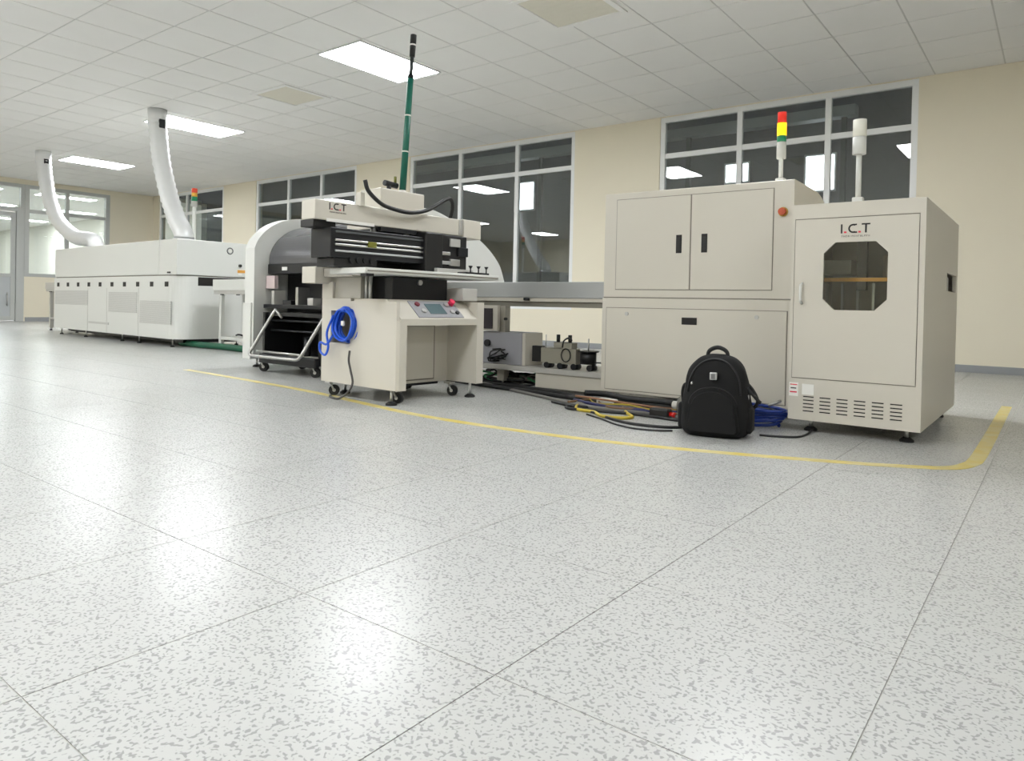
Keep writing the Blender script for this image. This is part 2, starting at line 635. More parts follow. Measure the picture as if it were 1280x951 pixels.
GL = 'ceiling light panels of the hall'
ceiling_light(-8.2, -7.3, 6.12, 7.65, HC, 'lit white ceiling panel that the tip of the green pole reaches in front of', GL)
ceiling_light(-14.15, -13.2, 6.55, 8.15, HC, 'lit white ceiling panel directly beside the duct nearer the conveyor stand', GL)
ceiling_light(-20.05, -19.1, 7.2, 8.7, HC, 'lit white ceiling panel between the two silver exhaust ducts', GL)
for x in (-2.3,):
    ceiling_light(x - 0.45, x + 0.45, 5.9, 7.4, HC, 'lit white ceiling panel further along the row over the loader', GL)
for x, y in ((3.6, 0.2), (-2.3, -0.6), (-7.75, 0.2), (-13.6, 0.2), (-19.6, 0.2), (-2.3, -5.0), (-7.75, -5.0), (-13.6, -5.0), (-19.6, -5.0)):  # unseen panels added to light the hall, some shifted to brighten the loader side
    if True:
        ceiling_light(x - 0.45, x + 0.45, y, y + 1.5, HC, 'unseen lit ceiling panel added over the open floor to light the hall', GL)
for x, y in ((-27.0, 7.2), (-27.0, 10.0), (-31.5, 9.0), (-31.5, 11.8), (-37.0, 10.2), (-37.0, 13.0 - 1.0), (-43.0, 11.0)):
    ceiling_light(x - 0.3, x + 0.3, y - 0.9, y + 0.9, HC - 0.05, 'lit white ceiling panel in the side room behind the partition glass', 'ceiling lights of the side room')


def ceiling_vent(x0, x1, y0, y1, label):
    t = thing('ceiling_vent', label, 'vent', ((x0 + x1) / 2, (y0 + y1) / 2, HC))
    hx, hy = (x1 - x0) / 2, (y1 - y0) / 2
    f = MB()
    e = 0.07
    for a in ((-hx, hx, -hy, -hy + e), (-hx, hx, hy - e, hy), (-hx, -hx + e, -hy + e, hy - e), (hx - e, hx, -hy + e, hy - e)):
        f.box(*a, -0.02, 0, bev=0.006)
    f.build('frame', CEILP, t)
    B(-hx + e, hx - e, -hy + e, hy - e, -0.008, 0).build('grille_plate', mat('beige_grille', (226, 222, 208), 0.7), t)
    for k in range(9):
        y = -hy + e + (k + 0.5) * (2 * hy - 2 * e) / 9
        B(-hx + e, hx - e, y - 0.02, y + 0.02, -0.010, -0.008).build('slat', MATS['beige_grille'], t)
    return t


ceiling_vent(-10.7, -9.75, 6.68, 7.58, 'square beige ceiling vent beside the light panel by the green pole')
ceiling_vent(-5.0, -4.02, 6.3, 7.28, 'square grey ceiling vent over the white conveyor and the two-door machine')

# ------------------------------------------------------------------ outside the dark windows
nb = thing('added_facade', 'dark added facade with glowing squares outside the hall windows', 'building', (-9.0, 16.5, 0))  # facade made up to carry bright squares of unknown source in the glass
DK = mat('dark_facade', (118, 120, 124), 0.8, noise=0.2, nscale=1.2)
GLOWSQ = mat('glow_square', (250, 252, 255), 0.5, emit=5.0)  # glow put in for the bright squares
B(-18, 12, 0, 0.3, -0.1, 6.5).build('wall', DK, nb)
for X0, X1, z0, z1 in ((-12.7, -11.95, 3.5, 4.35), (-6.42, -5.8, 3.75, 4.25), (-4.6, -3.92, 3.4, 4.25)):
    o = B(X0 + 9, X1 + 9, -0.04, 0, z0, z1, bev=0.01).build('window', ALU, nb)
    B(X0 + 9.05, X1 + 8.95, -0.05, -0.04, z0 + 0.05, z1 - 0.05).build('pane', GLOWSQ, o)
structure(B(XE - 3, 8, YB + WT, 16.5, -0.15, -0.02).build('ground_yard', mat('dark_concrete', (70, 70, 70), 0.9)))
gt = thing('roof_gutter', 'pale metal gutter running past outside the dark windows', 'gutter', (-7.4, 12.9, 0))
B(-6.6, 4.6, 0, 0.25, 4.1, 4.28, bev=0.01).build('trough', mat('galvanised_metal', (190, 194, 194), 0.4, 0.3), gt)
for x in (-6, -1.9, 1.6, 4.4):
    B(x - 0.04, x + 0.04, 0.1, 0.18, -0.02, 4.1).build('post', mat('dark_post', (80, 82, 84), 0.7), gt)


# ------------------------------------------------------------------ shared machine details
def logo(parent, name, axis, x, z, y, s, flip=1.0):
    """I.C.T mark; axis 'y': on a face that looks to -y, running along +x; axis 'x': on a face that looks to +x, running along +y.
    (x, z) = lower left corner, s = letter height"""
    th = 0.16 * s
    pos = y - 0.002 if axis == 'y' else y
    a0, a1 = (pos, pos + 0.002) if axis == 'y' else (pos, pos + 0.002)
    k = MB()

    def rect(u0, u1, v0, v1, m=None):
        (m or k).prism([(x + u0 * s, z + v0 * s), (x + u1 * s, z + v0 * s), (x + u1 * s, z + v1 * s), (x + u0 * s, z + v1 * s)], axis, a0, a1)
    rect(0, 0.16, 0, 1)
    k.build('letter_i', LOGOK, parent, 'black letter I')
    k = MB()
    pts_o, pts_i = [], []
    cx, cz, ro, ri = 1.25, 0.5, 0.5, 0.33
    for i in range(13):
        a = math.radians(60 + 240 * i / 12)
        pts_o.append((cx + ro * math.cos(a), cz + ro * math.sin(a)))
        pts_i.append((cx + ri * math.cos(a), cz + ri * math.sin(a)))
    for i in range(12):
        k.prism([(x + q[0] * s, z + q[1] * s) for q in (pts_o[i], pts_o[i + 1], pts_i[i + 1], pts_i[i])], axis, a0, a1)
    rect(1.25, 1.62, 0.84, 1.0)
    rect(1.25, 1.66, 0.0, 0.16)
    k.build('letter_c', LOGOK, parent, 'black letter C')
    k = MB()
    rect(2.1, 2.95, 0.86, 1.02)
    rect(2.44, 2.61, 0, 0.9)
    k.build('letter_t', LOGOK, parent, 'black letter T')
    d = MB()
    rect(0.32, 0.58, 0.02, 0.2, d)
    d.build('letter_dot', LOGOR, parent, 'red dot of the lettering')
    d = MB()
    rect(1.78, 2.02, 0.02, 0.2, d)
    d.build('letter_dot', LOGOR, parent, 'red dot of the lettering')
    tl = MB()
    u = 0.1
    n = 0
    while u < 2.85:
        wd = 0.09 + 0.03 * ((n * 7) % 3)
        rect(u, u + 0.035, -0.42, -0.24, tl)
        if n % 3 != 1:
            rect(u, u + wd, -0.28, -0.24, tl)
        if n % 2:
            rect(u + wd - 0.03, u + wd, -0.42, -0.26, tl)
        if n % 4 == 2:
            rect(u, u + wd, -0.42, -0.38, tl)
        u += wd + 0.09
        n += 1
    tl.build('logo_tagline', mat('grey_print', (92, 88, 82), 0.6), parent, 'tiny unreadable line of print')


def foot(parent, x, y, z, r=0.035, name='levelling_foot'):
    f = MB()
    f.cyl((x, y, 0), (x, y, 0.012), r, 16)
    f.cyl((x, y, 0.012), (x, y, 0.028), r, 16, r * 0.5)
    o = f.build(name, RUBBER, parent)
    MB().cyl((x, y, 0.028), (x, y, z), 0.012, 10).build('stem', STEEL, o)
    return o


def caster(parent, x, y, z, r=0.05, ang=0.0):
    c, s = math.cos(ang), math.sin(ang)
    m = MB()
    m.box(x - 0.035, x + 0.035, y - 0.035, y + 0.035, z - 0.012, z)
    m.cyl((x, y, z - 0.012), (x, y, 2 * r + 0.006), 0.014, 8)
    ox, oy = x + 0.03 * c, y + 0.03 * s
    for q in (-1, 1):
        px, py = ox - s * 0.022 * q, oy + c * 0.022 * q
        m.cyl((px, py, r), (px - s * 0.004 * q, py + c * 0.004 * q, r), r * 0.32, 12)
        m.tube([(px, py, r), (x - s * 0.02 * q, y + c * 0.02 * q, 2 * r + 0.008)], 0.008, 6)
    o = m.build('caster', STEEL, parent)
    wl = MB()
    wl.cyl((ox + s * 0.018, oy - c * 0.018, r), (ox - s * 0.018, oy + c * 0.018, r), r, 18)
    wl.build('wheel', RUBBER, o)
    return o


def tower(parent_loc, label, zs, r, cols, pole_r, base_h, rotz=0):
    """stack light: zs = (z0, pole top, [(z0, z1, material, name)])"""
    t = thing('signal_tower', label, 'signal light', parent_loc, rotz)
    z0, ztop = zs
    b = MB()
    b.box(-0.045, 0.045, -0.045, 0.045, 0, 0.012, bev=0.003)
    b.box(-0.035, 0.035, -0.03, 0.03, 0.012, base_h, bev=0.006)
    b.build('base', WPAINT, t)
    MB().cyl((0, 0, base_h), (0, 0, ztop), pole_r, 14).build('pole', WPAINT, t)
    for a, c, m, n, rr in cols:
        k = MB()
        k.cyl((0, 0, a), (0, 0, c), rr, 20)
        k.build(n, m, t)
    return t


# ------------------------------------------------------------------ loader cabinet
def build_loader():
    t = thing('board_loader', 'grey-white loader cabinet with octagonal door window and red-dotted lettering', 'machine', (-0.655, 4.90, 0))
    W, D, Z0, Z1 = 0.777, 1.69, 0.081, 1.50
    th = 0.025
    b = MB()
    dx0, dx1, dz0, dz1 = -0.755, -0.035, 0.36, 1.40
    b.box(-W, 0, 0, th, Z0, dz0 - 0.006)              # front below the door
    b.box(-W, 0, 0, th, dz1 + 0.006, Z1)
    b.box(-W, dx0 - 0.004, 0, th, dz0 - 0.006, dz1 + 0.006)
    b.box(dx1 + 0.004, 0, 0, th, dz0 - 0.006, dz1 + 0.006)
    b.box(-W, -W + th, th, D, Z0, Z1)                  # left side
    b.box(-W + th, 0, D - th, D, Z0, Z1)               # back
    b.box(-W + th, 0, th, D - th, Z1 - th, Z1)         # top
    b.box(-W + th, -th, th, D - th, Z0, Z0 + th)       # bottom
    sy0, sy1, sz0, sz1 = 1.04, 1.6, 0.965, 1.095
    b.box(-th, 0, th, sy0, Z0, Z1 - th)
    b.box(-th, 0, sy1, D - th, Z0, Z1 - th)
    b.box(-th, 0, sy0, sy1, Z0, sz0)
    b.box(-th, 0, sy0, sy1, sz1, Z1 - th)
    b.build('body', PAINT, t)
    # door with an octagonal opening
    ox0, ox1, oz0, oz1, c = -0.575, -0.2, 0.81, 1.245, 0.07
    inner = [(ox0 + c, oz0), (ox1 - c, oz0), (ox1, oz0 + c), (ox1, oz1 - c), (ox1 - c, oz1), (ox0 + c, oz1), (ox0, oz1 - c), (ox0, oz0 + c)]
    outer = [(dx0, dz0), (dx1, dz0), (dx1, oz0 + c), (dx1, oz1 - c), (dx1, dz1), (dx0, dz1), (dx0, oz1 - c), (dx0, oz0 + c)]
    door = MB().ring_panel(outer, inner, 'y', -0.004, 0.022).build('door', PAINT, t)
    MB().prism(inner, 'y', 0.008, 0.013).build('glass', DOORGLASS, door)
    hd = MB()
    hd.tube([(-0.705, -0.004, 0.85), (-0.705, -0.035, 0.86), (-0.705, -0.04, 0.88), (-0.705, -0.04, 0.95), (-0.705, -0.035, 0.97), (-0.705, -0.004, 0.98)], 0.009, 8)
    hd.build('handle', WPAINT, door)
    sm = MB()
    for a in ((dx0 - 0.004, dx0, dz0 - 0.006, dz1 + 0.006), (dx1, dx1 + 0.004, dz0 - 0.006, dz1 + 0.006), (dx0, dx1, dz0 - 0.006, dz0), (dx0, dx1, dz1, dz1 + 0.006)):
        sm.box(a[0], a[1], 0.004, 0.02, a[2], a[3])
    sm.build('door_gap', SEAM, t)
    logo(t, 'logo_lettering', 'y', -0.475, 1.30, -0.0042, 0.058)
    # inside seen through the window and the side slot
    B(-0.74, -0.03, 0.9, 0.93, 0.12, 1.46).build('inner_wall', mat('inner_grey', (150, 145, 134), 0.7), t)
    B(-0.72, -0.05, 0.3, 0.335, 1.005, 1.03).build('orange_rail', ORANGE, t)
    B(-0.7, -0.5, 0.42, 0.8, 1.06, 1.16, bev=0.005).build('lift_block', GPAINT, t)
    B(-0.46, -0.40, 0.4, 0.46, 0.95, 1.46).build('lift_column', DARK, t)
    B(-0.34, -0.12, 0.6, 0.64, 1.04, 1.2, bev=0.02).build('magazine', mat('brown_magazine', (178, 158, 138), 0.6), t)
    for q in range(6):
        B(-0.68 + q * 0.1, -0.665 + q * 0.1, 0.5, 0.52, 0.13, 1.0).build('guide_rod', STEEL if q % 2 else GPAINT, t)
    B(-0.3, -0.06, 1.02, 1.62, 0.9, 0.95).build('side_shelf', DARK, t)
    B(-0.12, -0.04, 1.1, 1.3, 0.98, 1.05, bev=0.004).build('slot_bracket', STEEL, t)
    B(-0.12, -0.04, 1.42, 1.5, 0.97, 1.08, bev=0.004).build('slot_bracket', GPAINT, t)
    B(-0.2, -0.16, 0.95, 1.66, 0.9, 1.2).build('slot_backing', HOLE, t)
    # ventilation slits
    me = B(-0.033, 0.033, -0.0015, 0.002, -0.0035, 0.0035).mesh('vent_slit')
    me.materials.append(HOLE)
    for ci in range(6):
        for ri in range(5):
            linked('vent_slit', me, t, (-0.648 + ci * 0.103, 0, 0.143 + ri * 0.0235))
    B(-0.772, -0.713, -0.0015, 0.001, 0.235, 0.325).build('warning_sticker', PAPER, t)
    B(-0.766, -0.72, -0.0025, -0.0015, 0.308, 0.314).build('sticker_print', LOGOR, t)
    B(-0.762, -0.726, -0.0025, -0.0015, 0.284, 0.291).build('sticker_print', LOGOK, t)
    B(-0.766, -0.722, -0.0025, -0.0015, 0.258, 0.266).build('sticker_print', LOGOR, t)
    B(-0.69, -0.615, -0.0015, 0.001, 0.25, 0.32).build('blank_sticker', PAPER, t)
    for x, y in ((-0.66, 0.12), (-0.09, 0.12), (-0.09, 1.52), (-0.66, 1.52)):
        foot(t, x, y, Z0, 0.042)
    tower((-1.145, 5.42, 1.5), 'white unlit signal tower on top of the loader cabinet', (0, 0.42),
          0.045, [(0.40, 0.52, WPAINT, 'lower_cover', 0.044), (0.52, 0.64, mat('white_lens', (238, 236, 224), 0.3), 'lens', 0.044)], 0.018, 0.1)


build_loader()


# ------------------------------------------------------------------ two-door machine
def build_two_door():
    R = math.radians(1.588)
    t = thing('board_cleaner', 'tall cream machine with two upper doors and rounded hood', 'machine', (-1.541, 5.301, 0), R)
    W, D = 1.546, 1.3
    B(-W, 0, 0, D, 0.085, 0.876, bev=0.006).build('lower_cabinet', PAINT, t)
    B(-W + 0.01, -0.01, 0.004, D - 0.02, 0.876, 0.884).build('seam', SEAM, t)
    prof = [(0, 0.884), (0, 1.742), (0.005, 1.747), (0.62, 1.747)]
    for i in range(1, 11):
        a = math.radians(90 - 9 * i)
        prof.append((0.62 + 0.62 * math.cos(a), 1.27 + 0.477 * math.sin(a)))
    prof += [(1.28, 0.884)]
    MB().prism(prof, 'x', -W + 0.012, 0).build('hood', PAINT, t)
    for k, (x0, x1, hx) in enumerate(((-1.42, -0.778, -0.868), (-0.768, -0.145, -0.66))):
        B(x0 - 0.005, x1 + 0.005, -0.002, 0.004, 0.943, 1.695).build('door_gap', SEAM, t)
        d = B(x0, x1, -0.007, 0.004, 0.948, 1.69, bev=0.002).build('door', PAINT, t)
        B(hx - 0.024, hx + 0.024, -0.010, -0.006, 1.235, 1.38, bev=0.003).build('handle', HOLE, d)
        B(hx - 0.016, hx + 0.016, -0.013, -0.009, 1.26, 1.355, bev=0.003).build('handle_grip', BLACK, d)
    B(-1.505, -0.025, -0.002, 0.004, 0.108, 0.797).build('door_gap', SEAM, t)
    p = B(-1.5, -0.03, -0.007, 0.004, 0.113, 0.792, bev=0.002).build('lower_panel', PAINT, t)
    B(-0.83, -0.705, -0.010, -0.006, 0.672, 0.728, bev=0.003).build('handle', HOLE, p)
    for x in (-1.31, -0.245):
        MB().cyl((x, -0.006, 0.745), (x, -0.014, 0.745), 0.016, 14).build('key_lock', STEEL, p)
    e = MB()
    e.cyl((-0.075, 0, 1.515), (-0.075, -0.012, 1.515), 0.034, 18)
    eo = e.build('stop_collar', mat('yellow_collar', (196, 150, 60), 0.5), t)
    MB().cyl((-0.075, -0.012, 1.515), (-0.075, -0.045, 1.515), 0.026, 18).build('stop_button', ESTOP, eo)
    for x, y in ((-W + 0.1, 0.1), (-0.1, 0.1), (-0.1, D - 0.1), (-W + 0.1, D - 0.1)):
        foot(t, x, y, 0.085, 0.04)
    B(-W + 0.15, -0.15, 0.25, D - 0.15, 0.05, 0.085).build('underframe', DARK, t)
    tower((-1.79, 5.78, 1.747), 'red, amber and green signal tower on the two-door machine', (0, 0.3), 0.04,
          [(0.255, 0.385, mat('clear_lens', (206, 206, 200), 0.3), 'clear_lens', 0.036),
           (0.385, 0.435, mat('green_lens', (20, 120, 80), 0.3, emit=0.15), 'green_lens', 0.035),
           (0.435, 0.535, mat('amber_lens', (255, 196, 16), 0.3, emit=1.2), 'amber_lens', 0.036),
           (0.535, 0.62, mat('red_lens', (214, 40, 26), 0.3, emit=0.25), 'red_lens', 0.034)], 0.017, 0.1)


build_two_door()


# ------------------------------------------------------------------ reflow oven
def build_oven():
    R = math.radians(-2.281)
    t = thing('reflow_oven', 'long white reflow oven with a row of black square ports', 'machine', (-11.128, 5.702, 0), R)
    W, D = 5.41, 1.3
    r = 0.28
    foot_poly = [(-W, 0)]
    for i in range(9):
        a = math.radians(-90 + i * 11.25)
        foot_poly.append((-r + r * math.cos(a), r + r * math.sin(a)))
    foot_poly += [(0, D), (-W, D)]
    MB().prism(foot_poly, 'z', 0.13, 1.15).build('lower_body', WPAINT, t)
    B(-W + 0.02, -0.05, 0.03, D - 0.02, 1.15, 1.166).build('seam', SEAM, t)
    # the hood in two lids
    s = -0.62
    B(-W, s - 0.006, 0.008, D, 1.166, 1.74, bev=0.012).build('hood_lid', WPAINT, t)
    B(s + 0.006, 0, 0.008, D, 1.166, 1.74, bev=0.012).build('hood_lid', WPAINT, t)
    B(s - 0.01, s + 0.01, 0.02, D - 0.02, 1.17, 1.725).build('lid_gap', SEAM, t)
    for k in range(10):
        x = -5.18 + k * 4.86 / 9
        B(x - 0.06, x + 0.06, -0.006, 0.01, 0.975, 1.055, bev=0.003).build('port', HOLE, t)
    for x0, x1, z0, z1 in ((-5.35, -3.6, 0.62, 0.90), (-2.62, -1.42, 0.52, 0.88), (-1.3, -0.16, 0.36, 0.74)):
        B(x0, x1, -0.006, 0.01, z0, z1, bev=0.003).build('vent_panel', PERF, t)
    B(-3.55, -2.6, -0.006, 0.01, 0.28, 0.32).build('vent_panel', PERF, t)
    for x in (-3.6, -2.7, -1.36):
        B(x - 0.004, x + 0.004, -0.003, 0.003, 0.14, 0.95).build('panel_seam', GPAINT, t)
    B(-W + 0.2, -0.25, 0.25, D - 0.1, 0.06, 0.13).build('underframe', DARK, t)
    for x in (-5.2, -3.9, -2.2, -1.5, -0.25):
        for y in (0.08, D - 0.12):
            foot(t, x, y, 0.13, 0.035)
    # right end: slot, logo ring, button and warning stickers
    B(-0.01, 0.004, 0.36, 1.2, 1.0, 1.14).build('board_slot', HOLE, t)
    rg = MB()
    rg.tube([(0.003, 0.9 + 0.05 * math.cos(a), 1.60 + 0.05 * math.sin(a)) for a in [i * math.pi / 12 for i in range(24)]], 0.009, 6, closed=True)
    rg.build('round_emblem', mat('emblem_grey', (96, 98, 98), 0.5), t)
    eb = MB()
    eb.prism([(0.9 + rr * math.cos(a), 1.60 + rr * math.sin(a)) for rr, a in [((0.022 if i % 2 else 0.036), i * math.pi / 4) for i in range(8)]], 'x', 0.0, 0.004)
    eb.build('emblem_core', PAPER, t)
    MB().cyl((0, 1.08, 1.36), (0.03, 1.08, 1.36), 0.025, 14).build('button', BLACK, t)
    B(0, 0.003, 1.04, 1.22, 1.24, 1.29).build('warning_sticker', mat('orange_sticker', (222, 160, 70), 0.5), t)
    B(0, 0.003, 1.05, 1.12, 1.2, 1.235).build('warning_sticker', PAPER, t)
    lk = MB()
    lk.box(-0.29, -0.2, -0.012, 0.01, 1.19, 1.215, bev=0.004)
    lk.build('lid_catch', DARK, t)
    ca, sa = math.cos(R), math.sin(R)
    # collars where the ducts enter
    tw = tower((-12.55, 6.75, 1.74), 'small red, amber and green signal tower on the reflow oven', (0, 0.8), 0.05,
               [(0.72, 0.82, GPAINT, 'housing', 0.05),
                (0.82, 0.9, mat('green_lens', (20, 120, 80), 0.3), 'green_lens', 0.05),
                (0.9, 0.97, mat('amber_lens2', (226, 168, 60), 0.3), 'amber_lens', 0.05),
                (0.97, 1.05, mat('red_lens2', (214, 70, 40), 0.3), 'red_lens', 0.05)], 0.032, 0.08)


build_oven()


def build_duct(pts, r, label, zbase):
    t = thing('exhaust_duct', label, 'duct', (pts[-1][0], pts[-1][1], zbase))
    base = Vector((pts[-1][0], pts[-1][1], zbase))
    loc = [Vector(p) - base for p in pts]
    path = spline(loc, 9)
    n = len(path)
    rad = [r * (1 + (0.06 if i % 2 else -0.06)) for i in range(n)]
    MB().tube(path, rad, 24).build('hose', FOIL, t)
    c = MB()
    top = loc[0]
    c.cyl(top + Vector((0, 0, -0.28)), top + Vector((0, 0, 0.0)), r * 1.08, 28)
    cc = c.build('collar', FOIL, t)
    cl = MB()
    cl.box(top.x + r * 0.98, top.x + r * 1.3, top.y - 0.05, top.y + 0.05, top.z - 0.36, top.z - 0.2, bev=0.006)
    cl.build('clamp', DARK, cc)
    MB().cyl((0, 0, 0), (0, 0, 0.1), r * 1.12, 28).build('lower_collar', ALUM, t)


build_duct([(-13.05, 6.3, HC), (-13.01, 6.3, 3.8), (-12.88, 6.3, 3.26), (-12.62, 6.3, 2.67), (-12.32, 6.3, 2.2), (-12.07, 6.3, 1.93), (-12.04, 6.3, 1.80)], 0.15,
           'silver flexible exhaust duct rising beside the oven signal tower', 1.742)
build_duct([(-19.2, 6.6, HC), (-19.1, 6.6, 3.7), (-18.8, 6.6, 3.05), (-18.25, 6.6, 2.5), (-17.4, 6.6, 2.12), (-16.78, 6.6, 2.03), (-16.45, 6.6, 1.99), (-16.31, 6.6, 1.92), (-16.29, 6.6, 1.82)], 0.15,
           'silver flexible exhaust duct curving down to the oven end by the glass partition', 1.742)


# ------------------------------------------------------------------ conveyor stands
def build_stand(label, x0, x1, y0, y1, z0, z1, legs, shelf, legw=0.06, railmat=WPAINT):
    t = thing('conveyor_stand', label, 'conveyor', ((x0 + x1) / 2, (y0 + y1) / 2, 0))
    cx, cy = (x0 + x1) / 2, (y0 + y1) / 2
    hx, hy = (x1 - x0) / 2, (y1 - y0) / 2
    B(-hx, hx, -hy, -hy + 0.08, z0, z1, bev=0.008).build('rail', railmat, t)
    B(-hx, hx, hy - 0.08, hy, z0, z1, bev=0.008).build('rail', railmat, t)
    B(-hx, hx, -hy + 0.08, hy - 0.08, z1 - 0.05, z1 - 0.03).build('belt', GREENC, t)
    B(-hx + 0.02, hx - 0.02, -hy + 0.01, hy - 0.01, z0 - 0.06, z0, bev=0.004).build('underframe', GPAINT, t)
    for lx in legs:
        for ly in (-hy + 0.06, hy - 0.06):
            B(lx - cx - legw / 2, lx - cx + legw / 2, ly - legw / 2, ly + legw / 2, 0.05, z0 - 0.06, bev=0.004).build('leg', railmat, t)
            foot(t, lx - cx, ly, 0.05, 0.03)
    if shelf:
        B(legs[0] - cx, legs[-1] - cx, -hy + 0.03, hy - 0.03, shelf - 0.05, shelf, bev=0.006).build('shelf', railmat, t)
    for bx in (-hx + 0.25, -hx + 0.7):
        MB().cyl((bx, -hy + 0.02, z0 - 0.075), (bx, -hy + 0.02, z0 - 0.06), 0.03, 10).build('knob', DARK, t)
    return t


build_stand('white conveyor stand between the reflow oven and the placement machine', -10.74, -7.75, 6.1, 6.62, 0.93, 1.1, (-10.56, -8.0), 0.2)
build_stand('short grey outfeed conveyor stand at the far end of the oven', -18.4, -16.62, 6.4, 6.9, 0.94, 1.08, (-18.2, -16.8), 0.3, 0.07, GPAINT)


def build_link_conveyor():
    t = thing('link_conveyor', 'silver link conveyor with lower shelf beside the two-door machine', 'conveyor', (-4.2, 5.5, 0))
    x0, x1 = -1.12, 1.085
    B(x0, x1, 0, 0.06, 0.87, 1.02, bev=0.006).build('rail', ALUM, t)
    B(x0, x1, 0.56, 0.62, 0.87, 1.02, bev=0.006).build('rail', ALUM, t)
    B(x0, x1, 0.06, 0.56, 0.96, 0.98).build('belt', GPAINT, t)
    B(x0, x1, 0.01, 0.61, 0.835, 0.868).build('rail_lip', PAINT, t)
    B(x0, x1, 0.03, 0.6, 0.785, 0.832, bev=0.004).build('underframe', mat('olive_grey_paint', (128, 124, 112), 0.5), t)
    for x, y in ((-0.9, 0.05), (-1.05, 0.55), (-0.17, 0.05), (-0.56, 0.55)):
        if True:
            B(x - 0.045, x + 0.045, y - 0.04, y + 0.04, 0.05, 0.786, bev=0.004).build('leg', mat('leg_grey', (168, 164, 152), 0.5), t)
            foot(t, x, y, 0.05, 0.035)
    B(-0.95, 1.06, -0.05, 0.62, 0.165, 0.215, bev=0.006).build('shelf', GPAINT, t)
    B(0.28, 1.04, -0.03, 0.5, 0.03, 0.163, bev=0.006).build('lower_box', PAINT, t)
    c = B(-0.5, -0.18, -0.045, 0.0, 0.54, 0.79, bev=0.004).build('control_frame', PAINT, t)
    B(-0.44, -0.24, -0.055, -0.044, 0.56, 0.76).build('control_panel', mat('dark_violet_panel', (46, 38, 44), 0.5), c)
    MB().cyl((0.15, -0.02, 0.845), (0.15, -0.02, 0.868), 0.03, 12).build('knob', DARK, t)
    MB().cyl((-0.1, 0.0, 0.66), (-0.1, -0.03, 0.66), 0.014, 10).build('bolt', BLACK, t)


build_link_conveyor()


def build_power_box():
    t = thing('power_box', 'grey metal box with black knob on the conveyor shelf', 'box', (-4.36, 5.62, 0.215))
    B(-0.26, 0.26, -0.13, 0.16, 0, 0.315, bev=0.008).build('case', mat('lavender_grey', (160, 160, 166), 0.45), t)
    B(0.262, 0.3, -0.13, 0.16, 0, 0.315, bev=0.006).build('end_plate', PAINT, t)
    MB().cyl((-0.16, -0.13, 0.2), (-0.16, -0.155, 0.2), 0.035, 16).build('knob', BLACK, t)
    w = MB()
    for k in range(5):
        pts = [(-0.05 + random.uniform(-0.08, 0.2), -0.135 - random.uniform(0.01, 0.05), random.uniform(0.02, 0.15)) for _ in range(5)]
        w.tube(spline(pts, 5), 0.007, 6)
    w.build('wiring', BLACK, t)


build_power_box()


def build_feeder():
    t = thing('component_feeder', 'grey mechanical feeder with small wheels on the conveyor shelf', 'feeder', (-3.62, 5.55, 0.215))
    B(-0.27, 0.12, -0.04, 0.04, 0.045, 0.19, bev=0.006).build('side_plate', mat('khaki_grey', (150, 146, 132), 0.5), t)
    B(-0.12, 0.08, -0.05, 0.05, 0.19, 0.245, bev=0.006).build('gear_housing', MATS['khaki_grey'], t)
    for x in (-0.1, 0.03):
        MB().cyl((x, 0, 0.245), (x, 0, 0.315), 0.018, 12).build('knob', BLACK, t)
    MB().tube(spline([(-0.02, -0.05, 0.2), (0.0, -0.06, 0.26), (0.05, -0.06, 0.29), (0.09, -0.06, 0.27)], 5), 0.008, 6).build('lever', BLACK, t)
    MB().tube([(0.02 + 0.05 * math.cos(a), -0.052, 0.13 + 0.06 * math.sin(a)) for a in [i * math.pi / 8 for i in range(16)]], 0.006, 6, closed=True).build('belt', BLACK, t)
    for x in (-0.2, -0.05, 0.1, 0.27):
        MB().cyl((x, -0.05, 0.028), (x, 0.05, 0.028), 0.028, 16).build('wheel', DARK, t)
    s = MB()
    s.cyl((0.23, 0, 0.06), (0.23, 0, 0.17), 0.075, 20)
    s.cyl((0.23, 0, 0.17), (0.23, 0, 0.18), 0.095, 20)
    s.build('spool', BLACK, t)
    MB().cyl((0.23, 0, 0.18), (0.23, 0, 0.29), 0.006, 8).build('spindle', STEEL, t)
    MB().cyl((-0.24, 0, 0.18), (-0.24, 0, 0.31), 0.005, 8).build('spindle', STEEL, t)
    B(-0.38, -0.27, -0.03, 0.03, 0.05, 0.2, bev=0.005).build('motor', BLACK, t)
    MB().tube([(0.3, -0.02, 0.08), (0.4, -0.05, 0.085)], 0.007, 6).build('rod', DARK, t)
    MB().sphere((0.41, -0.052, 0.085), 0.018, 12, 8).build('rod_knob', BLACK, t)


build_feeder()


# ------------------------------------------------------------------ placement machine behind the printer
def arch(offset=0.0):
    pts = [(0, 1.40), (0.06, 1.52), (0.22, 1.67), (0.45, 1.77), (0.72, 1.80), (1.02, 1.74), (1.35, 1.63), (1.68, 1.47), (1.92, 1.28), (2.03, 1.08)]
    sp = spline([(0, p[0], p[1]) for p in pts], 5)
    cy, cz = 1.0, 0.9
    out = []
    for p in sp:
        d = Vector((p.y - cy, p.z - cz))
        l = d.length
        d = d * ((l - offset) / l)
        out.append((cy + d.x, cz + d.y))
    return out


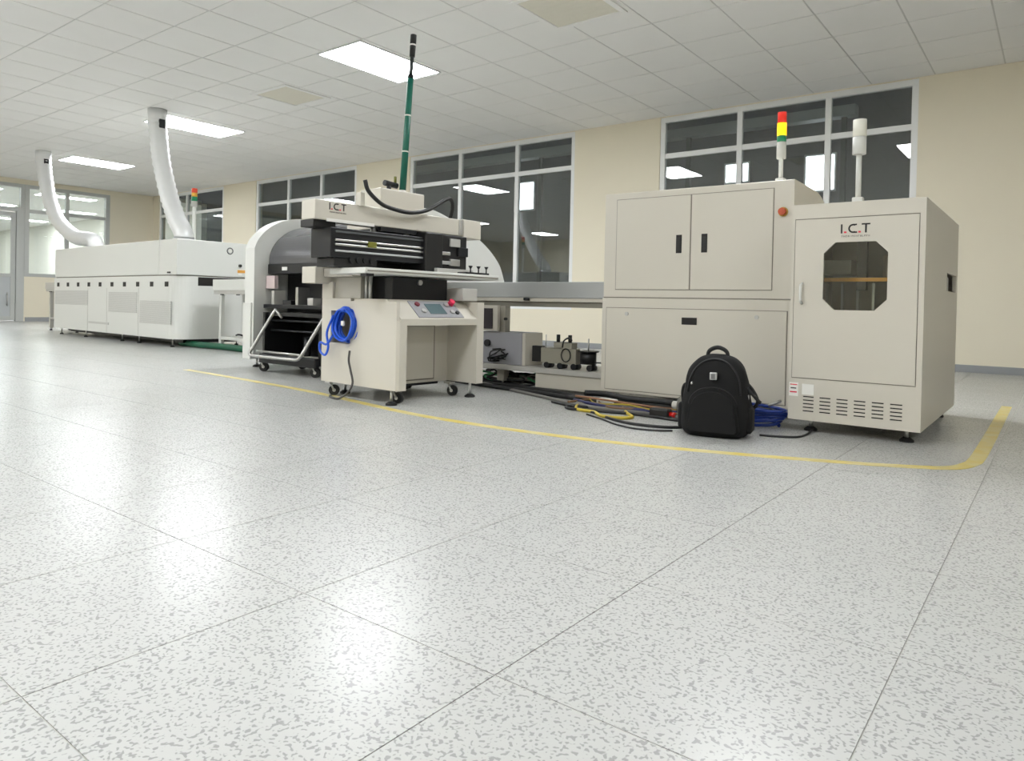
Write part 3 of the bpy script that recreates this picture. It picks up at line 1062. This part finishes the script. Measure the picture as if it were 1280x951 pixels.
def build_placer():
    t = thing('placement_machine', 'white arched placement machine with smoked cover behind the printer', 'machine', (-6.5, 4.75, 0))
    ap = arch()
    for x0, x1 in ((-1.15, -0.96), (0.96, 1.15)):
        MB().prism([(0, 0.13)] + ap + [(2.05, 0.13)], 'x', x0, x1).build('end_cap', WPAINT, t)
    ai = arch(0.07)
    rear = [p for p in ai if p[0] > 0.78]
    MB().prism([(0.78, 0.2)] + rear + [(1.98, 0.2)], 'x', -0.96, 0.96).build('rear_shell', WPAINT, t)
    front = [(q.y, q.z) for q in spline([(0, 0.19, 1.22), (0, 0.2, 1.34), (0, 0.26, 1.46), (0, 0.37, 1.57), (0, 0.53, 1.66), (0, 0.7, 1.7), (0, 0.8, 1.7)], 4)]
    MB().prism(front + [(0.8, 1.22)], 'x', -0.955, 0.955).build('smoked_cover', SMOKE, t)
    B(-0.95, 0.95, 0.17, 0.3, 1.1, 1.22, bev=0.01).build('cover_rim', BLACK, t)
    B(-0.66, -0.56, 0.164, 0.171, 1.14, 1.18).build('rim_label', PAPER, t)
    B(-0.95, 0.95, 0.45, 0.78, 0.16, 1.21).build('inner_frame', BLACK, t)
    B(-0.95, 0.95, 0.12, 0.45, 0.70, 0.745, bev=0.004).build('feeder_bank', DARK, t)
    for k, (x, w, h) in enumerate(((-0.82, 0.05, 0.16), (-0.6, 0.16, 0.05), (-0.36, 0.05, 0.2), (-0.14, 0.1, 0.08), (0.1, 0.05, 0.18), (0.4, 0.12, 0.1))):
        B(x, x + w, 0.14, 0.3, 0.745, 0.745 + h, bev=0.004).build('feeder_block', (GPAINT, DARK, STEEL)[k % 3], t)
    B(-0.95, -0.78, 0.152, 0.2, 0.93, 1.08).build('label_plate', mat('pink_label', (214, 196, 194), 0.6), t)
    B(-1.15, -0.99, -0.02, 0.3, 0.1, 0.76, bev=0.006).build('corner_post', WPAINT, t)
    B(0.99, 1.15, -0.02, 0.3, 0.1, 0.76, bev=0.006).build('corner_post', WPAINT, t)
    for x in (-1.06, 1.06):
        for y in (0.12, 1.9):
            foot(t, x, y, 0.1 if y < 1 else 0.13, 0.05)
    for k in range(3):
        B(-1.156, -1.149, 0.5, 0.7, 1.25 + k * 0.06, 1.27 + k * 0.06).build('vent_slit', GPAINT, t)
    mo = B(-1.06, -0.7, 0.95, 1.05, 1.76, 2.0, bev=0.012).build('monitor', mat('grey_monitor', (120, 120, 126), 0.5), t)
    B(-1.0, -0.76, 0.98, 1.02, 1.7, 1.77).build('monitor_stand', BLACK, mo)
    lm = MB()
    lm.cyl((-0.35, 0.62, 1.74), (-0.35, 0.62, 1.8), 0.03, 10)
    lm.box(-0.42, -0.26, 0.57, 0.67, 1.8, 1.96, bev=0.03)
    lm.build('camera_head', mat('grey_head', (86, 88, 92), 0.4), t)


build_placer()


def build_trolley():
    t = thing('feeder_trolley', 'black feeder trolley with silver tube handle on casters', 'trolley', (-6.55, 4.5, 0))
    b = MB()
    b.box(-0.52, -0.48, 0.12, 0.66, 0.12, 0.66)
    b.box(0.48, 0.52, 0.12, 0.66, 0.12, 0.66)
    b.box(-0.48, 0.48, 0.62, 0.66, 0.12, 0.66)
    b.box(-0.48, 0.48, 0.12, 0.62, 0.12, 0.16)
    b.box(-0.48, 0.48, 0.16, 0.62, 0.62, 0.66)
    b.build('body', BLACK, t)
    B(-0.5, 0.5, 0.06, 0.12, 0.1, 0.2, bev=0.01).build('bumper', DARK, t)
    for z in (0.46, 0.57):
        MB().cyl((-0.48, 0.2, z), (0.48, 0.2, z), 0.012, 10).build('cross_bar', DARK, t)
    MB().cyl((0.05, 0.3, 0.16), (0.05, 0.3, 0.4), 0.04, 12).build('jack', DARK, t)
    B(-0.15, 0.3, 0.14, 0.3, 0.16, 0.19, bev=0.005).build('tray', PAINT, t)
    h = spline([(-0.3, 0.14, 0.7), (-0.36, 0.08, 0.56), (-0.46, -0.02, 0.3), (-0.5, -0.05, 0.22), (-0.46, -0.06, 0.19), (-0.3, -0.06, 0.185),
                (0.2, -0.06, 0.185), (0.36, -0.06, 0.19), (0.42, -0.05, 0.23), (0.46, -0.01, 0.33), (0.56, 0.09, 0.58), (0.6, 0.14, 0.7)], 6)
    MB().tube(h, 0.018, 10).build('handle', STEEL, t)
    MB().cyl((-0.42, -0.02, 0.235), (0.36, -0.02, 0.235), 0.012, 8).build('handle_bar', STEEL, t)
    MB().tube([(-0.3, 0.13, 0.69), (-0.22, 0.16, 0.6)], 0.015, 8).build('handle_stay', STEEL, t)
    for x, y in ((-0.5, 0.1), (0.42, 0.1), (-0.46, 0.58), (0.42, 0.58)):
        caster(t, x, y, 0.12, 0.052, 0.5)


build_trolley()


# ------------------------------------------------------------------ stencil printer
def build_printer():
    R = math.radians(-3.327)
    t = thing('stencil_printer', 'cream stencil printer with overhead lettered beam and slanted control panel', 'machine', (-4.007, 3.782, 0), R)
    Z0, Z1 = 0.117, 0.823
    b = MB()
    hx0, hx1, hz0, hz1 = -0.87, -0.6, 0.45, 0.72
    b.box(-1.0, hx0, 0, 0.03, Z0, Z1)
    b.box(hx1, -0.02, 0, 0.03, Z0, Z1 - 0.02)
    b.box(hx0, hx1, 0, 0.03, Z0, hz0)
    b.box(hx0, hx1, 0, 0.03, hz1, Z1)
    b.box(-1.0, -0.97, 0.03, 0.26, Z0, Z1)
    b.box(-0.97, -0.36, 0.03, 0.26, Z1 - 0.03, Z1)
    b.box(-1.0, -0.36, 0.26, 0.954, Z0, Z1)
    b.box(-0.97, -0.36, 0.03, 0.26, Z0, Z0 + 0.03)
    b.box(-0.36, 0, 0.0301, 0.09, Z0, 0.62)
    b.box(-0.36, 0, 0.87, 0.954, Z0, Z1 - 0.01)
    b.prism([(-0.02, 0), (0.0, 0.02), (0.0, 0.0301), (-0.02, 0.0301)], 'z', Z0, 0.66)
    b.build('cabinet', PAINT, t)
    MB().prism([(-0.36, 0.62), (0.0, 0.62), (0.0, 0.672), (-0.165, 0.812), (-0.18, Z1), (-0.36, Z1)], 'y', 0.0301, 0.87).build('console', PAINT, t)
    d = B(-0.36, -0.35, 0.12, 0.70, 0.15, 0.6, bev=0.003).build('door', PAINT, t)
    B(-0.35, -0.338, 0.165, 0.195, 0.37, 0.48, bev=0.004).build('handle', DARK, d)
    B(-0.362, -0.352, 0.11, 0.71, 0.14, 0.61).build('door_gap', SEAM, t)
    # control panel on the slope
    sl = math.atan2(0.812 - 0.672, 0.165)
    p = bpy.data.objects.new('control_panel', B(-0.1, 0.1, -0.25, 0.25, 0, 0.008, bev=0.003).mesh('control_panel'))
    p.data.materials.append(mat('grey_panel', (150, 150, 154), 0.4))
    COL.objects.link(p)
    p.parent = t
    p.location = (-0.086, 0.47, 0.745)
    p.rotation_euler = (0, sl, 0)
    B(-0.06, 0.06, -0.1, 0.08, 0.008, 0.012).build('screen', mat('teal_screen', (92, 112, 116), 0.2), p)
    for x, y, m, r in ((-0.05, -0.18, mat('dark_red_button', (120, 40, 50), 0.4), 0.022), (0.03, -0.16, STEEL, 0.022), (-0.05, 0.14, STEEL, 0.024), (0.04, 0.15, STEEL, 0.02), (0.05, 0.2, BLACK, 0.018)):
        MB().cyl((x, y, 0.008), (x, y, 0.022), r, 14).build('button', m, p)
    MB().cyl((-0.06, 0.2, 0.008), (-0.06, 0.2, 0.05), 0.026, 16).build('stop_button', mat('pink_red_button', (226, 40, 84), 0.4), p)
    # upper works
    B(-0.98, -0.5, 0.02, 0.9, Z1, 1.0, bev=0.004).build('table_riser', mat('warm_grey_paint', (176, 172, 162), 0.45), t)
    B(-1.0, -0.85, -0.004, 0.05, Z1, 0.96, bev=0.004).build('corner_plate', PAINT, t)
    B(-1.1, -0.9, -0.14, 0.06, 0.945, 1.085, bev=0.006).build('side_bracket', PAINT, t)
    B(-0.9, -0.5, -0.06, 0.1, 1.0, 1.07, bev=0.004).build('clamp_rail', MATS['warm_grey_paint'], t)
    for x in (-0.46, -0.41):
        MB().cyl((x, 0.05, Z1), (x, 0.05, 1.01), 0.016, 10).build('guide_post', STEEL, t)
    B(-0.5, -0.22, 0.12, 0.72, Z1, 1.0, bev=0.004).build('table_drive', DARK, t)
    MB().cyl((-0.22, 0.4, 0.965), (-0.2, 0.4, 0.965), 0.022, 12).build('drive_knob', STEEL, t)
    B(-0.33, -0.06, 0.75, 0.93, Z1, 0.93, bev=0.006).build('rear_block', GPAINT, t)
    tr = B(-0.5, -0.05, -0.28, 1.2, 1.01, 1.055, bev=0.006).build('stencil_tray', WPAINT, t)
    B(-0.049, -0.045, -0.26, 1.18, 1.028, 1.036).build('tray_groove', SEAM, tr)
    B(-0.28, -0.12, 0.86, 1.14, 1.055, 1.075, bev=0.003).build('clamp_plate', BLACK, tr)
    for y in (0.9, 1.0, 1.1):
        MB().cyl((-0.12, y, 1.07), (-0.12, y, 1.12), 0.006, 8).cyl((-0.12, y, 1.105), (-0.12, y, 1.13), 0.006, 10, 0.02).build('clamp_knob', BLACK, tr)
    B(-0.12, -0.05, -0.27, -0.2, 0.99, 1.01).build('tray_stop', BLACK, tr)
    # squeegee carriage
    cg = B(-0.58, -0.32, -0.4, 0.66, 1.13, 1.355, bev=0.006).build('squeegee_carriage', DARK, t)
    for z, m in ((1.325, MATS['dark_post']), (1.262, STEEL), (1.228, STEEL), (1.18, ALUM)):
        B(-0.32, -0.312, -0.36, 0.63, z - 0.008, z + 0.008, bev=0.003).build('guide_rail', m, cg)
    MB().box(-0.312, -0.3, -0.06, 0.02, 1.225, 1.27, bev=0.003).build('rail_clip', mat('olive_clip', (120, 120, 40), 0.5), cg)
    B(-0.56, -0.33, -0.36, 0.05, 1.062, 1.13, bev=0.006).build('squeegee_holder', BLACK, t)
    for k in range(4):
        y = -0.2 + k * 0.065
        MB().cyl((-0.33, y, 1.12), (-0.315, y, 1.12), 0.026, 12).build('adjust_knob', BLACK, t)
    B(-0.6, -0.28, 0.52, 0.72, 1.06, 1.4, bev=0.01).build('print_head', BLACK, t)
    B(-0.55, -0.33, 0.72, 1.06, 1.1, 1.4, bev=0.008).build('head_motor', BLACK, t)
    for y, z0, z1, m in ((0.78, 1.22, 1.25, STEEL), (0.9, 1.3, 1.37, GPAINT), (0.9, 1.13, 1.19, STEEL), (1.0, 1.22, 1.3, DARK), (0.8, 1.14, 1.17, ALUM)):
        B(-0.33, -0.31, y - 0.06, y + 0.06, z0, z1, bev=0.004).build('head_fitting', m, t)
    B(-0.5, -0.24, 0.62, 1.06, 1.06, 1.1, bev=0.004).build('head_base', GPAINT, t)
    # beam
    B(-0.56, -0.38, -0.5, 1.05, 1.41, 1.56, bev=0.008).build('beam', PAINT, t)
    B(-0.58, -0.365, 1.05, 1.28, 1.395, 1.565, bev=0.008).build('beam_head', PAINT, t)
    for y in (1.01, 1.035):
        B(-0.385, -0.374, y - 0.006, y + 0.006, 1.42, 1.555).build('beam_rib', GPAINT, t)
    B(-0.379, -0.374, -0.4, 0.05, 1.40, 1.425).build('beam_strip', PAPER, t)
    B(-0.57, -0.4, -0.5, -0.3, 1.355, 1.41, bev=0.004).build('beam_bracket', BLACK, t)
    for y in (0.1, 0.45, 0.8):
        MB().cyl((-0.45, y, 1.35), (-0.45, y, 1.41), 0.025, 12).build('beam_bolt', STEEL, t)
    B(-0.42, -0.38, 0.12, 0.5, 1.375, 1.41).build('cable_tray', DARK, t)
    logo(t, 'logo_lettering', 'x', -0.375, 1.492, -0.38, 0.052)
    B(-0.95, -0.6, 0.2, 0.85, 1.0, 1.41).build('rear_column', DARK, t)
    B(-0.95, -0.58, 0.2, 0.85, 1.41, 1.56, bev=0.008).build('column_head', PAINT, t)
    B(-0.9, -0.62, 0.3, 0.8, 1.56, 1.775, bev=0.01).build('valve_cover', PAINT, t)
    v = MB()
    v.cyl((-0.72, 0.47, 1.775), (-0.72, 0.47, 1.82), 0.02, 10)
    v.cyl((-0.72, 0.42, 1.84), (-0.72, 0.56, 1.83), 0.025, 12)
    vo = v.build('air_valve', BLACK, t)
    MB().cyl((-0.72, 0.54, 1.84), (-0.72, 0.54, 1.91), 0.012, 8).build('valve_tip', mat('olive_clip', (120, 120, 40), 0.5), vo)
    pts = [(-0.35, -0.07, 1.755), (-0.34, -0.04, 1.67), (-0.33, 0.08, 1.585), (-0.33, 0.23, 1.555), (-0.33, 0.41, 1.55), (-0.33, 0.6, 1.6), (-0.34, 0.8, 1.71), (-0.35, 0.87, 1.715), (-0.38, 0.92, 1.66), (-0.42, 0.93, 1.555)]
    MB().tube(spline(pts, 6), 0.017, 10).build('control_cable', BLACK, t)
    B(-0.42, -0.36, -0.1, -0.06, 1.55, 1.66, bev=0.004).build('cable_clip', PAINT, t)
    # feet and casters
    for x, y in ((-0.1, 0.03), (-0.06, 0.86), (-0.93, 0.86), (-0.93, 0.2)):
        foot(t, x, y, Z0, 0.045)
    caster(t, -0.9, 0.03, Z0, 0.045, 0.9)
    caster(t, -0.17, 0.12, Z0, 0.045, 0.3)
    caster(t, -0.25, 0.8, Z0, 0.045, 0.3)
    caster(t, -0.85, 0.8, Z0, 0.045, 0.3)
    B(-0.9, -0.4, 0.35, 0.8, 0.09, Z0).build('underframe', DARK, t)


build_printer()


def build_pole():
    t = thing('telescopic_pole', 'green and black telescopic pole leaning up from the printer towards the ceiling', 'pole', (-4.66, 4.42, 1.782))
    a, b = Vector((0, 0, 0)), Vector((0.03, 0.07, 1.40))
    q = lambda k: a.lerp(b, k)
    MB().cyl(q(0), q(0.72), 0.03, 16, 0.026).build('grip_tube', GREEN, t)
    for k in (0.0, 0.25, 0.48):
        MB().cyl(q(k), q(k + 0.008), 0.0315, 16).build('ring', PAPER, t)
    MB().cyl(q(0.72), q(0.745), 0.028, 16).build('lock_ring', BLACK, t)
    MB().cyl(q(0.745), q(0.86), 0.017, 14).build('inner_tube', mat('dark_grey_tube', (66, 70, 70), 0.35, 0.5), t)
    MB().cyl(q(0.86), q(0.93), 0.024, 16, 0.027).build('end_sleeve', BLACK, t)
    MB().cyl(q(0.93), q(0.94), 0.028, 16).build('ring', PAPER, t)
    MB().cyl(q(0.94), q(1.0), 0.027, 16).build('end_cap', BLACK, t)


build_pole()


def coil_path(cx, cz, rx, rz, n, y0, y1, jit=0.01, seed=1):
    rnd = random.Random(seed)
    pts = []
    steps = 24
    for k in range(n):
        dx, dz, sx = rnd.uniform(-jit, jit), rnd.uniform(-jit, jit), rnd.uniform(0.82, 1.05)
        for i in range(steps):
            a = 2 * math.pi * i / steps + 1.2
            f = (k * steps + i) / (n * steps)
            w = 0.5 - 0.5 * math.cos(math.pi * i / steps)
            pts.append((cx + dx + rx * sx * math.cos(a), y0 + (y1 - y0) * f + 0.008 * math.sin(3 * a), cz + dz + rz * sx * math.sin(a)))
    return pts


def build_hose():
    t = thing('air_hose_coil', 'coil of blue air hose hung in the opening of the stencil printer', 'hose', (-4.72, 3.78, 0.40))
    MB().tube(coil_path(0.08, 0.2, 0.13, 0.14, 7, -0.02, 0.08, 0.02, 3), 0.011, 8).build('coil', BLUE, t)
    MB().tube(spline([(-0.02, -0.03, 0.12), (-0.1, -0.03, 0.04), (-0.2, -0.02, 0.05), (-0.2, -0.02, -0.02), (-0.12, -0.03, -0.05), (-0.08, -0.03, 0.02), (-0.1, -0.03, 0.14), (-0.02, -0.03, 0.28)], 6), 0.010, 8).build('loose_loop', BLUE, t)
    B(0.085, 0.115, -0.04, -0.02, 0.2, 0.24, bev=0.004).build('connector', PAPER, t)


build_hose()
tag(MB().tube(spline([(-4.54, 3.76, 0.4), (-4.555, 3.765, 0.32), (-4.53, 3.765, 0.24), (-4.51, 3.77, 0.14), (-4.54, 3.74, 0.06), (-4.62, 3.72, 0.012), (-4.75, 3.74, 0.012), (-4.82, 3.8, 0.012)], 6), 0.009, 8).build('hanging_cable', mat('grey_cord', (74, 72, 70), 0.5)),
    'grey power cord hanging down the stencil printer to the floor', 'cord')


# ------------------------------------------------------------------ backpack
def build_backpack():
    t = thing('backpack', 'black backpack with top handle standing in front of the machine', 'backpack', (-1.73, 4.40, 0), math.radians(12))
    t.scale = (0.87, 0.9, 1.0)
    rows = [(0.0, 0.19, 0.13), (0.02, 0.225, 0.155), (0.08, 0.245, 0.165), (0.18, 0.245, 0.165), (0.25, 0.235, 0.155), (0.33, 0.222, 0.14), (0.41, 0.2, 0.12), (0.46, 0.165, 0.1), (0.495, 0.115, 0.075), (0.512, 0.05, 0.04)]
    sm = spline([(r[1], r[2], r[0]) for r in rows], 4)
    bm = bmesh.new()
    seg = 40
    rings = []
    rnd = random.Random(4)
    for q in sm:
        ring = []
        for i in range(seg):
            a = 2 * math.pi * i / seg
            c, s = math.cos(a), math.sin(a)
            e = 0.62
            x = math.copysign(abs(c) ** e, c) * q.x
            y = math.copysign(abs(s) ** e, s) * q.y
            w = 1 + 0.012 * math.sin(7 * a + q.z * 40) + 0.008 * math.sin(3 * a - q.z * 23)
            ring.append(bm.verts.new((x * w, y * w + q.z * 0.06, max(0.0, q.z))))
        rings.append(ring)
    for A, Bq in zip(rings[:-1], rings[1:]):
        for i in range(seg):
            f = bm.faces.new((A[i], A[(i + 1) % seg], Bq[(i + 1) % seg], Bq[i]))
            f.smooth = True
    bm.faces.new(rings[0][::-1])
    bm.faces.new(rings[-1])
    m = MB()
    m.bm.free()
    m.bm = bm
    m.build('bag_body', FABRIC, t)
    # front pocket
    m = MB()
    poly = []
    for i in range(25):
        a = math.pi * i / 24
        poly.append((0.165 * math.cos(a), 0.2 + 0.11 * math.sin(a)))
    poly += [(-0.19, 0.05), (-0.17, 0.025), (0.17, 0.025), (0.19, 0.05)]
    t2 = bmesh.new()
    vs0 = [t2.verts.new((p[0], -0.14, p[1])) for p in poly]
    vs1 = [t2.verts.new((p[0] * 0.95, -0.185 + 0.1 * max(0, p[1] - 0.15) ** 1.2, 0.03 + (p[1] - 0.03) * 0.95)) for p in poly]
    for i in range(len(poly)):
        j = (i + 1) % len(poly)
        f = t2.faces.new((vs0[i], vs0[j], vs1[j], vs1[i]))
        f.smooth = True
    t2.faces.new(vs1[::-1])
    bmesh.ops.recalc_face_normals(t2, faces=t2.faces[:])
    bmesh.ops.bevel(t2, geom=[e for e in t2.edges if all(v in vs1 for v in e.verts)], offset=0.012, segments=2, affect='EDGES')
    m._merge(t2)
    pk = m.build('front_pocket', FABRIC, t)
    MB().tube([(p[0] * 1.0, -0.15, p[1] + 0.002) for p in poly[:25]], 0.006, 6).build('zipper', FABRIC2, pk)
    # upper compartment piping
    zp = []
    for i in range(25):
        a = math.pi * i / 24
        zp.append((0.185 * math.cos(a), -0.115 + 0.05 * math.sin(a), 0.27 + 0.215 * math.sin(a) ** 0.9))
    MB().tube(zp, 0.007, 6).build('piping', FABRIC2, t)
    B(-0.025, 0.025, -0.152, -0.128, 0.36, 0.405, bev=0.004).build('logo_patch', mat('silver_patch', (176, 176, 176), 0.35, 0.3), t)
    B(-0.014, 0.014, -0.155, -0.150, 0.366, 0.398).build('patch_cross', mat('grey_patch', (110, 110, 112), 0.4), t)
    B(-0.155, -0.145, -0.16, -0.135, 0.325, 0.34, bev=0.003).build('zip_pull', STEEL, t)
    h = spline([(-0.075, 0.02, 0.49), (-0.062, 0.02, 0.53), (-0.02, 0.02, 0.552), (0.02, 0.02, 0.552), (0.062, 0.02, 0.53), (0.075, 0.02, 0.49)], 6)
    MB().tube(h, 0.014, 10).build('top_handle', FABRIC2, t)
    for s, zoff in ((-1, 0), (1, 0)):
        B(s * 0.235 - 0.03, s * 0.235 + 0.03, -0.08, 0.08, 0.03, 0.2, bev=0.025, seg=3).build('side_pocket', FABRIC, t)
    MB().tube(spline([(0.2, 0.1, 0.33), (0.24, 0.06, 0.3), (0.275, 0.02, 0.26), (0.285, 0.02, 0.22), (0.25, 0.05, 0.17)], 6), 0.012, 8).build('strap', FABRIC2, t)
    MB().tube(spline([(0.22, -0.02, 0.31), (0.25, -0.03, 0.28), (0.3, -0.03, 0.235), (0.315, -0.03, 0.225)], 6), 0.011, 8).build('strap_end', FABRIC2, t)
    MB().tube(spline([(-0.21, 0.02, 0.31), (-0.24, 0.02, 0.3), (-0.255, 0.03, 0.25), (-0.25, 0.04, 0.18)], 6), 0.011, 8).build('strap', FABRIC2, t)
    B(0.215, 0.235, -0.05, -0.02, 0.2, 0.27, bev=0.006).build('strap_buckle', GPAINT, t)


build_backpack()

# ------------------------------------------------------------------ yellow floor line
line = [(-0.36, 7.6), (-0.355, 6.6), (-0.35, 5.6), (-0.35, 4.75), (-0.37, 4.5), (-0.44, 4.33), (-0.6, 4.22), (-0.9, 4.08), (-1.5, 3.86), (-2.1, 3.7), (-2.77, 3.62), (-3.4, 3.61), (-3.91, 3.66), (-5.1, 3.87), (-6.1, 3.97), (-7.07, 4.04), (-7.7, 4.08)]
pts = spline([(x, y, 0) for x, y in line], 6)
tb = bmesh.new()
A, Bv = [], []
TW = 0.038
for i, p in enumerate(pts):
    q0, q1 = pts[max(0, i - 1)], pts[min(len(pts) - 1, i + 1)]
    d = (q1 - q0).normalized()
    nrm = Vector((-d.y, d.x, 0))
    A.append((p + nrm * TW))
    Bv.append((p - nrm * TW))
rows = []
for a, b in zip(A, Bv):
    rows.append([tb.verts.new((a.x, a.y, 0.0)), tb.verts.new((a.x, a.y, 0.0015)), tb.verts.new((b.x, b.y, 0.0015)), tb.verts.new((b.x, b.y, 0.0))])
for r0, r1 in zip(rows[:-1], rows[1:]):
    for k in range(3):
        tb.faces.new((r0[k], r0[k + 1], r1[k + 1], r1[k]))
bmesh.ops.recalc_face_normals(tb, faces=tb.faces[:])
m = MB()
m.bm.free()
m.bm = tb
tag(m.build('floor_line', TAPE), 'worn yellow line marking the floor around the machines', 'floor marking')

# ------------------------------------------------------------------ cables on the floor
CK = mat('black_cable', (26, 26, 28), 0.5)
CY = mat('yellow_cable', (190, 168, 56), 0.5)
CB = mat('dark_blue_cable', (36, 40, 92), 0.5)
CO = mat('orange_cable', (156, 112, 82), 0.5)
CG = mat('grey_cable', (120, 118, 114), 0.5)


def cable(name, label, pts, r, m, cat='cable'):
    base = Vector(pts[0])
    p = spline([Vector((q[0], q[1], q[2] if len(q) > 2 else r)) for q in pts], 7)
    return tag(MB().tube(p, r, 8).build(name, m), label, cat)


cable('floor_cable', 'thick black cable running along the front foot of the conveyor shelf', [(-5.0, 5.42), (-4.4, 5.3), (-3.8, 5.2), (-3.2, 5.12), (-2.6, 5.2), (-2.2, 5.32)], 0.02, CK)
cable('floor_cable', 'thick black cable curving from the conveyor to below the two-door machine', [(-4.9, 5.52), (-4.2, 5.42), (-3.5, 5.28), (-3.0, 5.05), (-2.6, 5.0), (-2.2, 5.15), (-1.9, 5.4)], 0.022, CK)
cable('floor_cable', 'grey cable looping in front of the black cables', [(-4.6, 5.48), (-4.0, 5.22), (-3.4, 4.98), (-3.0, 4.82), (-2.6, 4.8), (-2.3, 4.95), (-2.2, 5.2)], 0.014, CG)
cable('floor_cable', 'thin black cable making a wide loop towards the backpack', [(-3.3, 4.85), (-2.95, 4.7), (-2.7, 4.56), (-2.5, 4.42), (-2.3, 4.34), (-2.1, 4.36), (-1.98, 4.46), (-1.96, 4.6)], 0.010, CK)
cable('floor_cable', 'thinnest black cable nearest the yellow line beside the backpack', [(-2.75, 4.5), (-2.55, 4.38), (-2.38, 4.26), (-2.2, 4.2), (-2.05, 4.24), (-1.98, 4.3)], 0.006, CK)
cable('floor_cable', 'yellow cable with a kinked loop on the floor', [(-3.1, 5.0), (-3.0, 4.75), (-2.9, 4.62), (-2.75, 4.6), (-2.62, 4.48), (-2.48, 4.48), (-2.42, 4.58), (-2.55, 4.74), (-2.7, 4.95)], 0.012, CY)
cable('floor_cable', 'dark blue cable on the floor under the machine edge', [(-3.15, 4.95, 0.03), (-2.95, 4.85, 0.035), (-2.7, 4.8, 0.03), (-2.45, 4.85, 0.03), (-2.2, 4.95, 0.03), (-1.95, 5.2, 0.02)], 0.013, CB)
cable('floor_cable', 'orange cable crossing the black cables on the floor', [(-3.2, 5.05, 0.05), (-2.9, 4.95, 0.06), (-2.6, 4.95, 0.05), (-2.35, 5.05, 0.03), (-2.2, 5.2, 0.02)], 0.008, CO)
cable('floor_cable', 'black cable with a small front loop beside the yellow cable', [(-2.6, 5.1), (-2.85, 4.85), (-3.05, 4.72), (-2.98, 4.62), (-2.8, 4.66), (-2.55, 4.72), (-2.3, 4.72), (-2.1, 4.7), (-2.0, 4.8)], 0.011, CK)
cable('floor_cable', 'thin black cable lying between backpack and loader foot', [(-1.5, 4.55), (-1.4, 4.58), (-1.3, 4.65), (-1.28, 4.8), (-1.3, 5.0)], 0.007, CK)
cable('floor_cable', 'green cable bundle along the floor under the oven conveyor stand', [(-11.6, 6.05), (-11.0, 6.02), (-10.4, 6.05), (-9.6, 6.02), (-8.8, 6.0), (-8.0, 5.6)], 0.05, GREENC)
cable('floor_cable', 'black cable on top of the green bundle by the placement machine', [(-10.4, 6.32, 0.22), (-10.2, 6.25, 0.24), (-10.0, 6.3, 0.21), (-9.7, 6.25, 0.25), (-9.4, 6.32, 0.21)], 0.014, CK)
CABLE_EXTRA = [('black cable lying slack under the front edge of the two-door machine', CK, 0.012), ('grey cable lying slack under the front edge of the two-door machine', CG, 0.010),
               ('brown cable lying slack under the front edge of the two-door machine', mat('brown_cable', (120, 92, 66), 0.5), 0.009),
               ('thin yellow wire lying slack under the front edge of the two-door machine', CY, 0.006),
               ('heavy black hose lying slack under the front edge of the two-door machine', CK, 0.024)]
for k, (lb, mm, rr) in enumerate(CABLE_EXTRA):
    rnd = random.Random(20 + k)
    pp = [(-3.2 + 0.26 * i + rnd.uniform(-0.1, 0.1), 4.78 + 0.05 * k + rnd.uniform(-0.13, 0.2), rr + 0.012 * k) for i in range(6)]
    cable('floor_cable', lb, pp, rr, mm)
# plugs
pl = thing('power_plug', 'black power plug with a red collar among the floor cables', 'plug', (-2.28, 4.78, 0))
B(-0.09, 0.06, -0.04, 0.04, 0, 0.07, bev=0.012).build('plug_body', BLACK, pl)
MB().cyl((0.06, 0, 0.03), (0.1, 0, 0.03), 0.019, 12).build('plug_collar', RED, pl)
pl = thing('cable_adapter', 'small white cable adapter among the floor cables', 'adapter', (-2.88, 5.02, 0))
B(-0.08, 0.08, -0.04, 0.04, 0, 0.06, bev=0.01).build('adapter_case', PAPER, pl)
B(0.08, 0.1, -0.015, 0.015, 0.02, 0.04).build('adapter_socket', BLACK, pl)
pl = thing('solenoid_unit', 'round grey fitting on the floor beside the backpack', 'fitting', (-2.13, 4.98, 0))
MB().cyl((-0.1, 0, 0.075), (0.1, 0, 0.075), 0.075, 20).build('drum', mat('dirty_grey', (110, 108, 100), 0.6), pl)
B(-0.1, 0.1, -0.05, 0.05, 0, 0.012).build('drum_foot', DARK, pl)
MB().cyl((-0.16, 0, 0.075), (-0.1, 0, 0.075), 0.03, 12).build('drum_inlet', GPAINT, pl)
bc = thing('blue_hose_coil', 'coil of blue hose, shade put into its colour, lying behind the backpack', 'hose', (-1.66, 4.96, 0))
cp = []
for k in range(6):
    rr = random.Random(k)
    for i in range(24):
        a = 2 * math.pi * i / 24
        R_ = 0.125 + 0.01 * k + rr.uniform(-0.004, 0.004)
        cp.append((R_ * math.cos(a) * 1.2, R_ * math.sin(a) * 0.85, 0.014 + 0.02 * (k + i / 24) + 0.012 * math.sin(a + k)))
MB().tube([(p[0], p[1], max(p[2], 0.012)) for p in cp], 0.011, 8).build('coil', mat('shaded_blue_hose', (16, 48, 132), 0.35), bc)  # blue darkened to stand for the shade behind the backpack
MB().cyl((0.1, -0.06, 0.15), (0.17, -0.02, 0.19), 0.01, 8).build('hose_fitting', STEEL, bc)
ub = thing('wire_bundle', 'tangle of black and green wires under the conveyor shelf', 'wires', (-4.45, 5.6, 0))
for m_, c_ in ((CK, 6), (mat('bright_green_wire', (70, 150, 100), 0.5), 2), (CG, 2)):
    for k in range(c_):
        w = MB()
        q = [(random.uniform(-0.3, 0.4), random.uniform(-0.06, 0.2), random.uniform(0.015, 0.13)) for _ in range(6)]
        w.tube(spline(q, 6), 0.011, 6)
        w.build('wire', m_, ub)
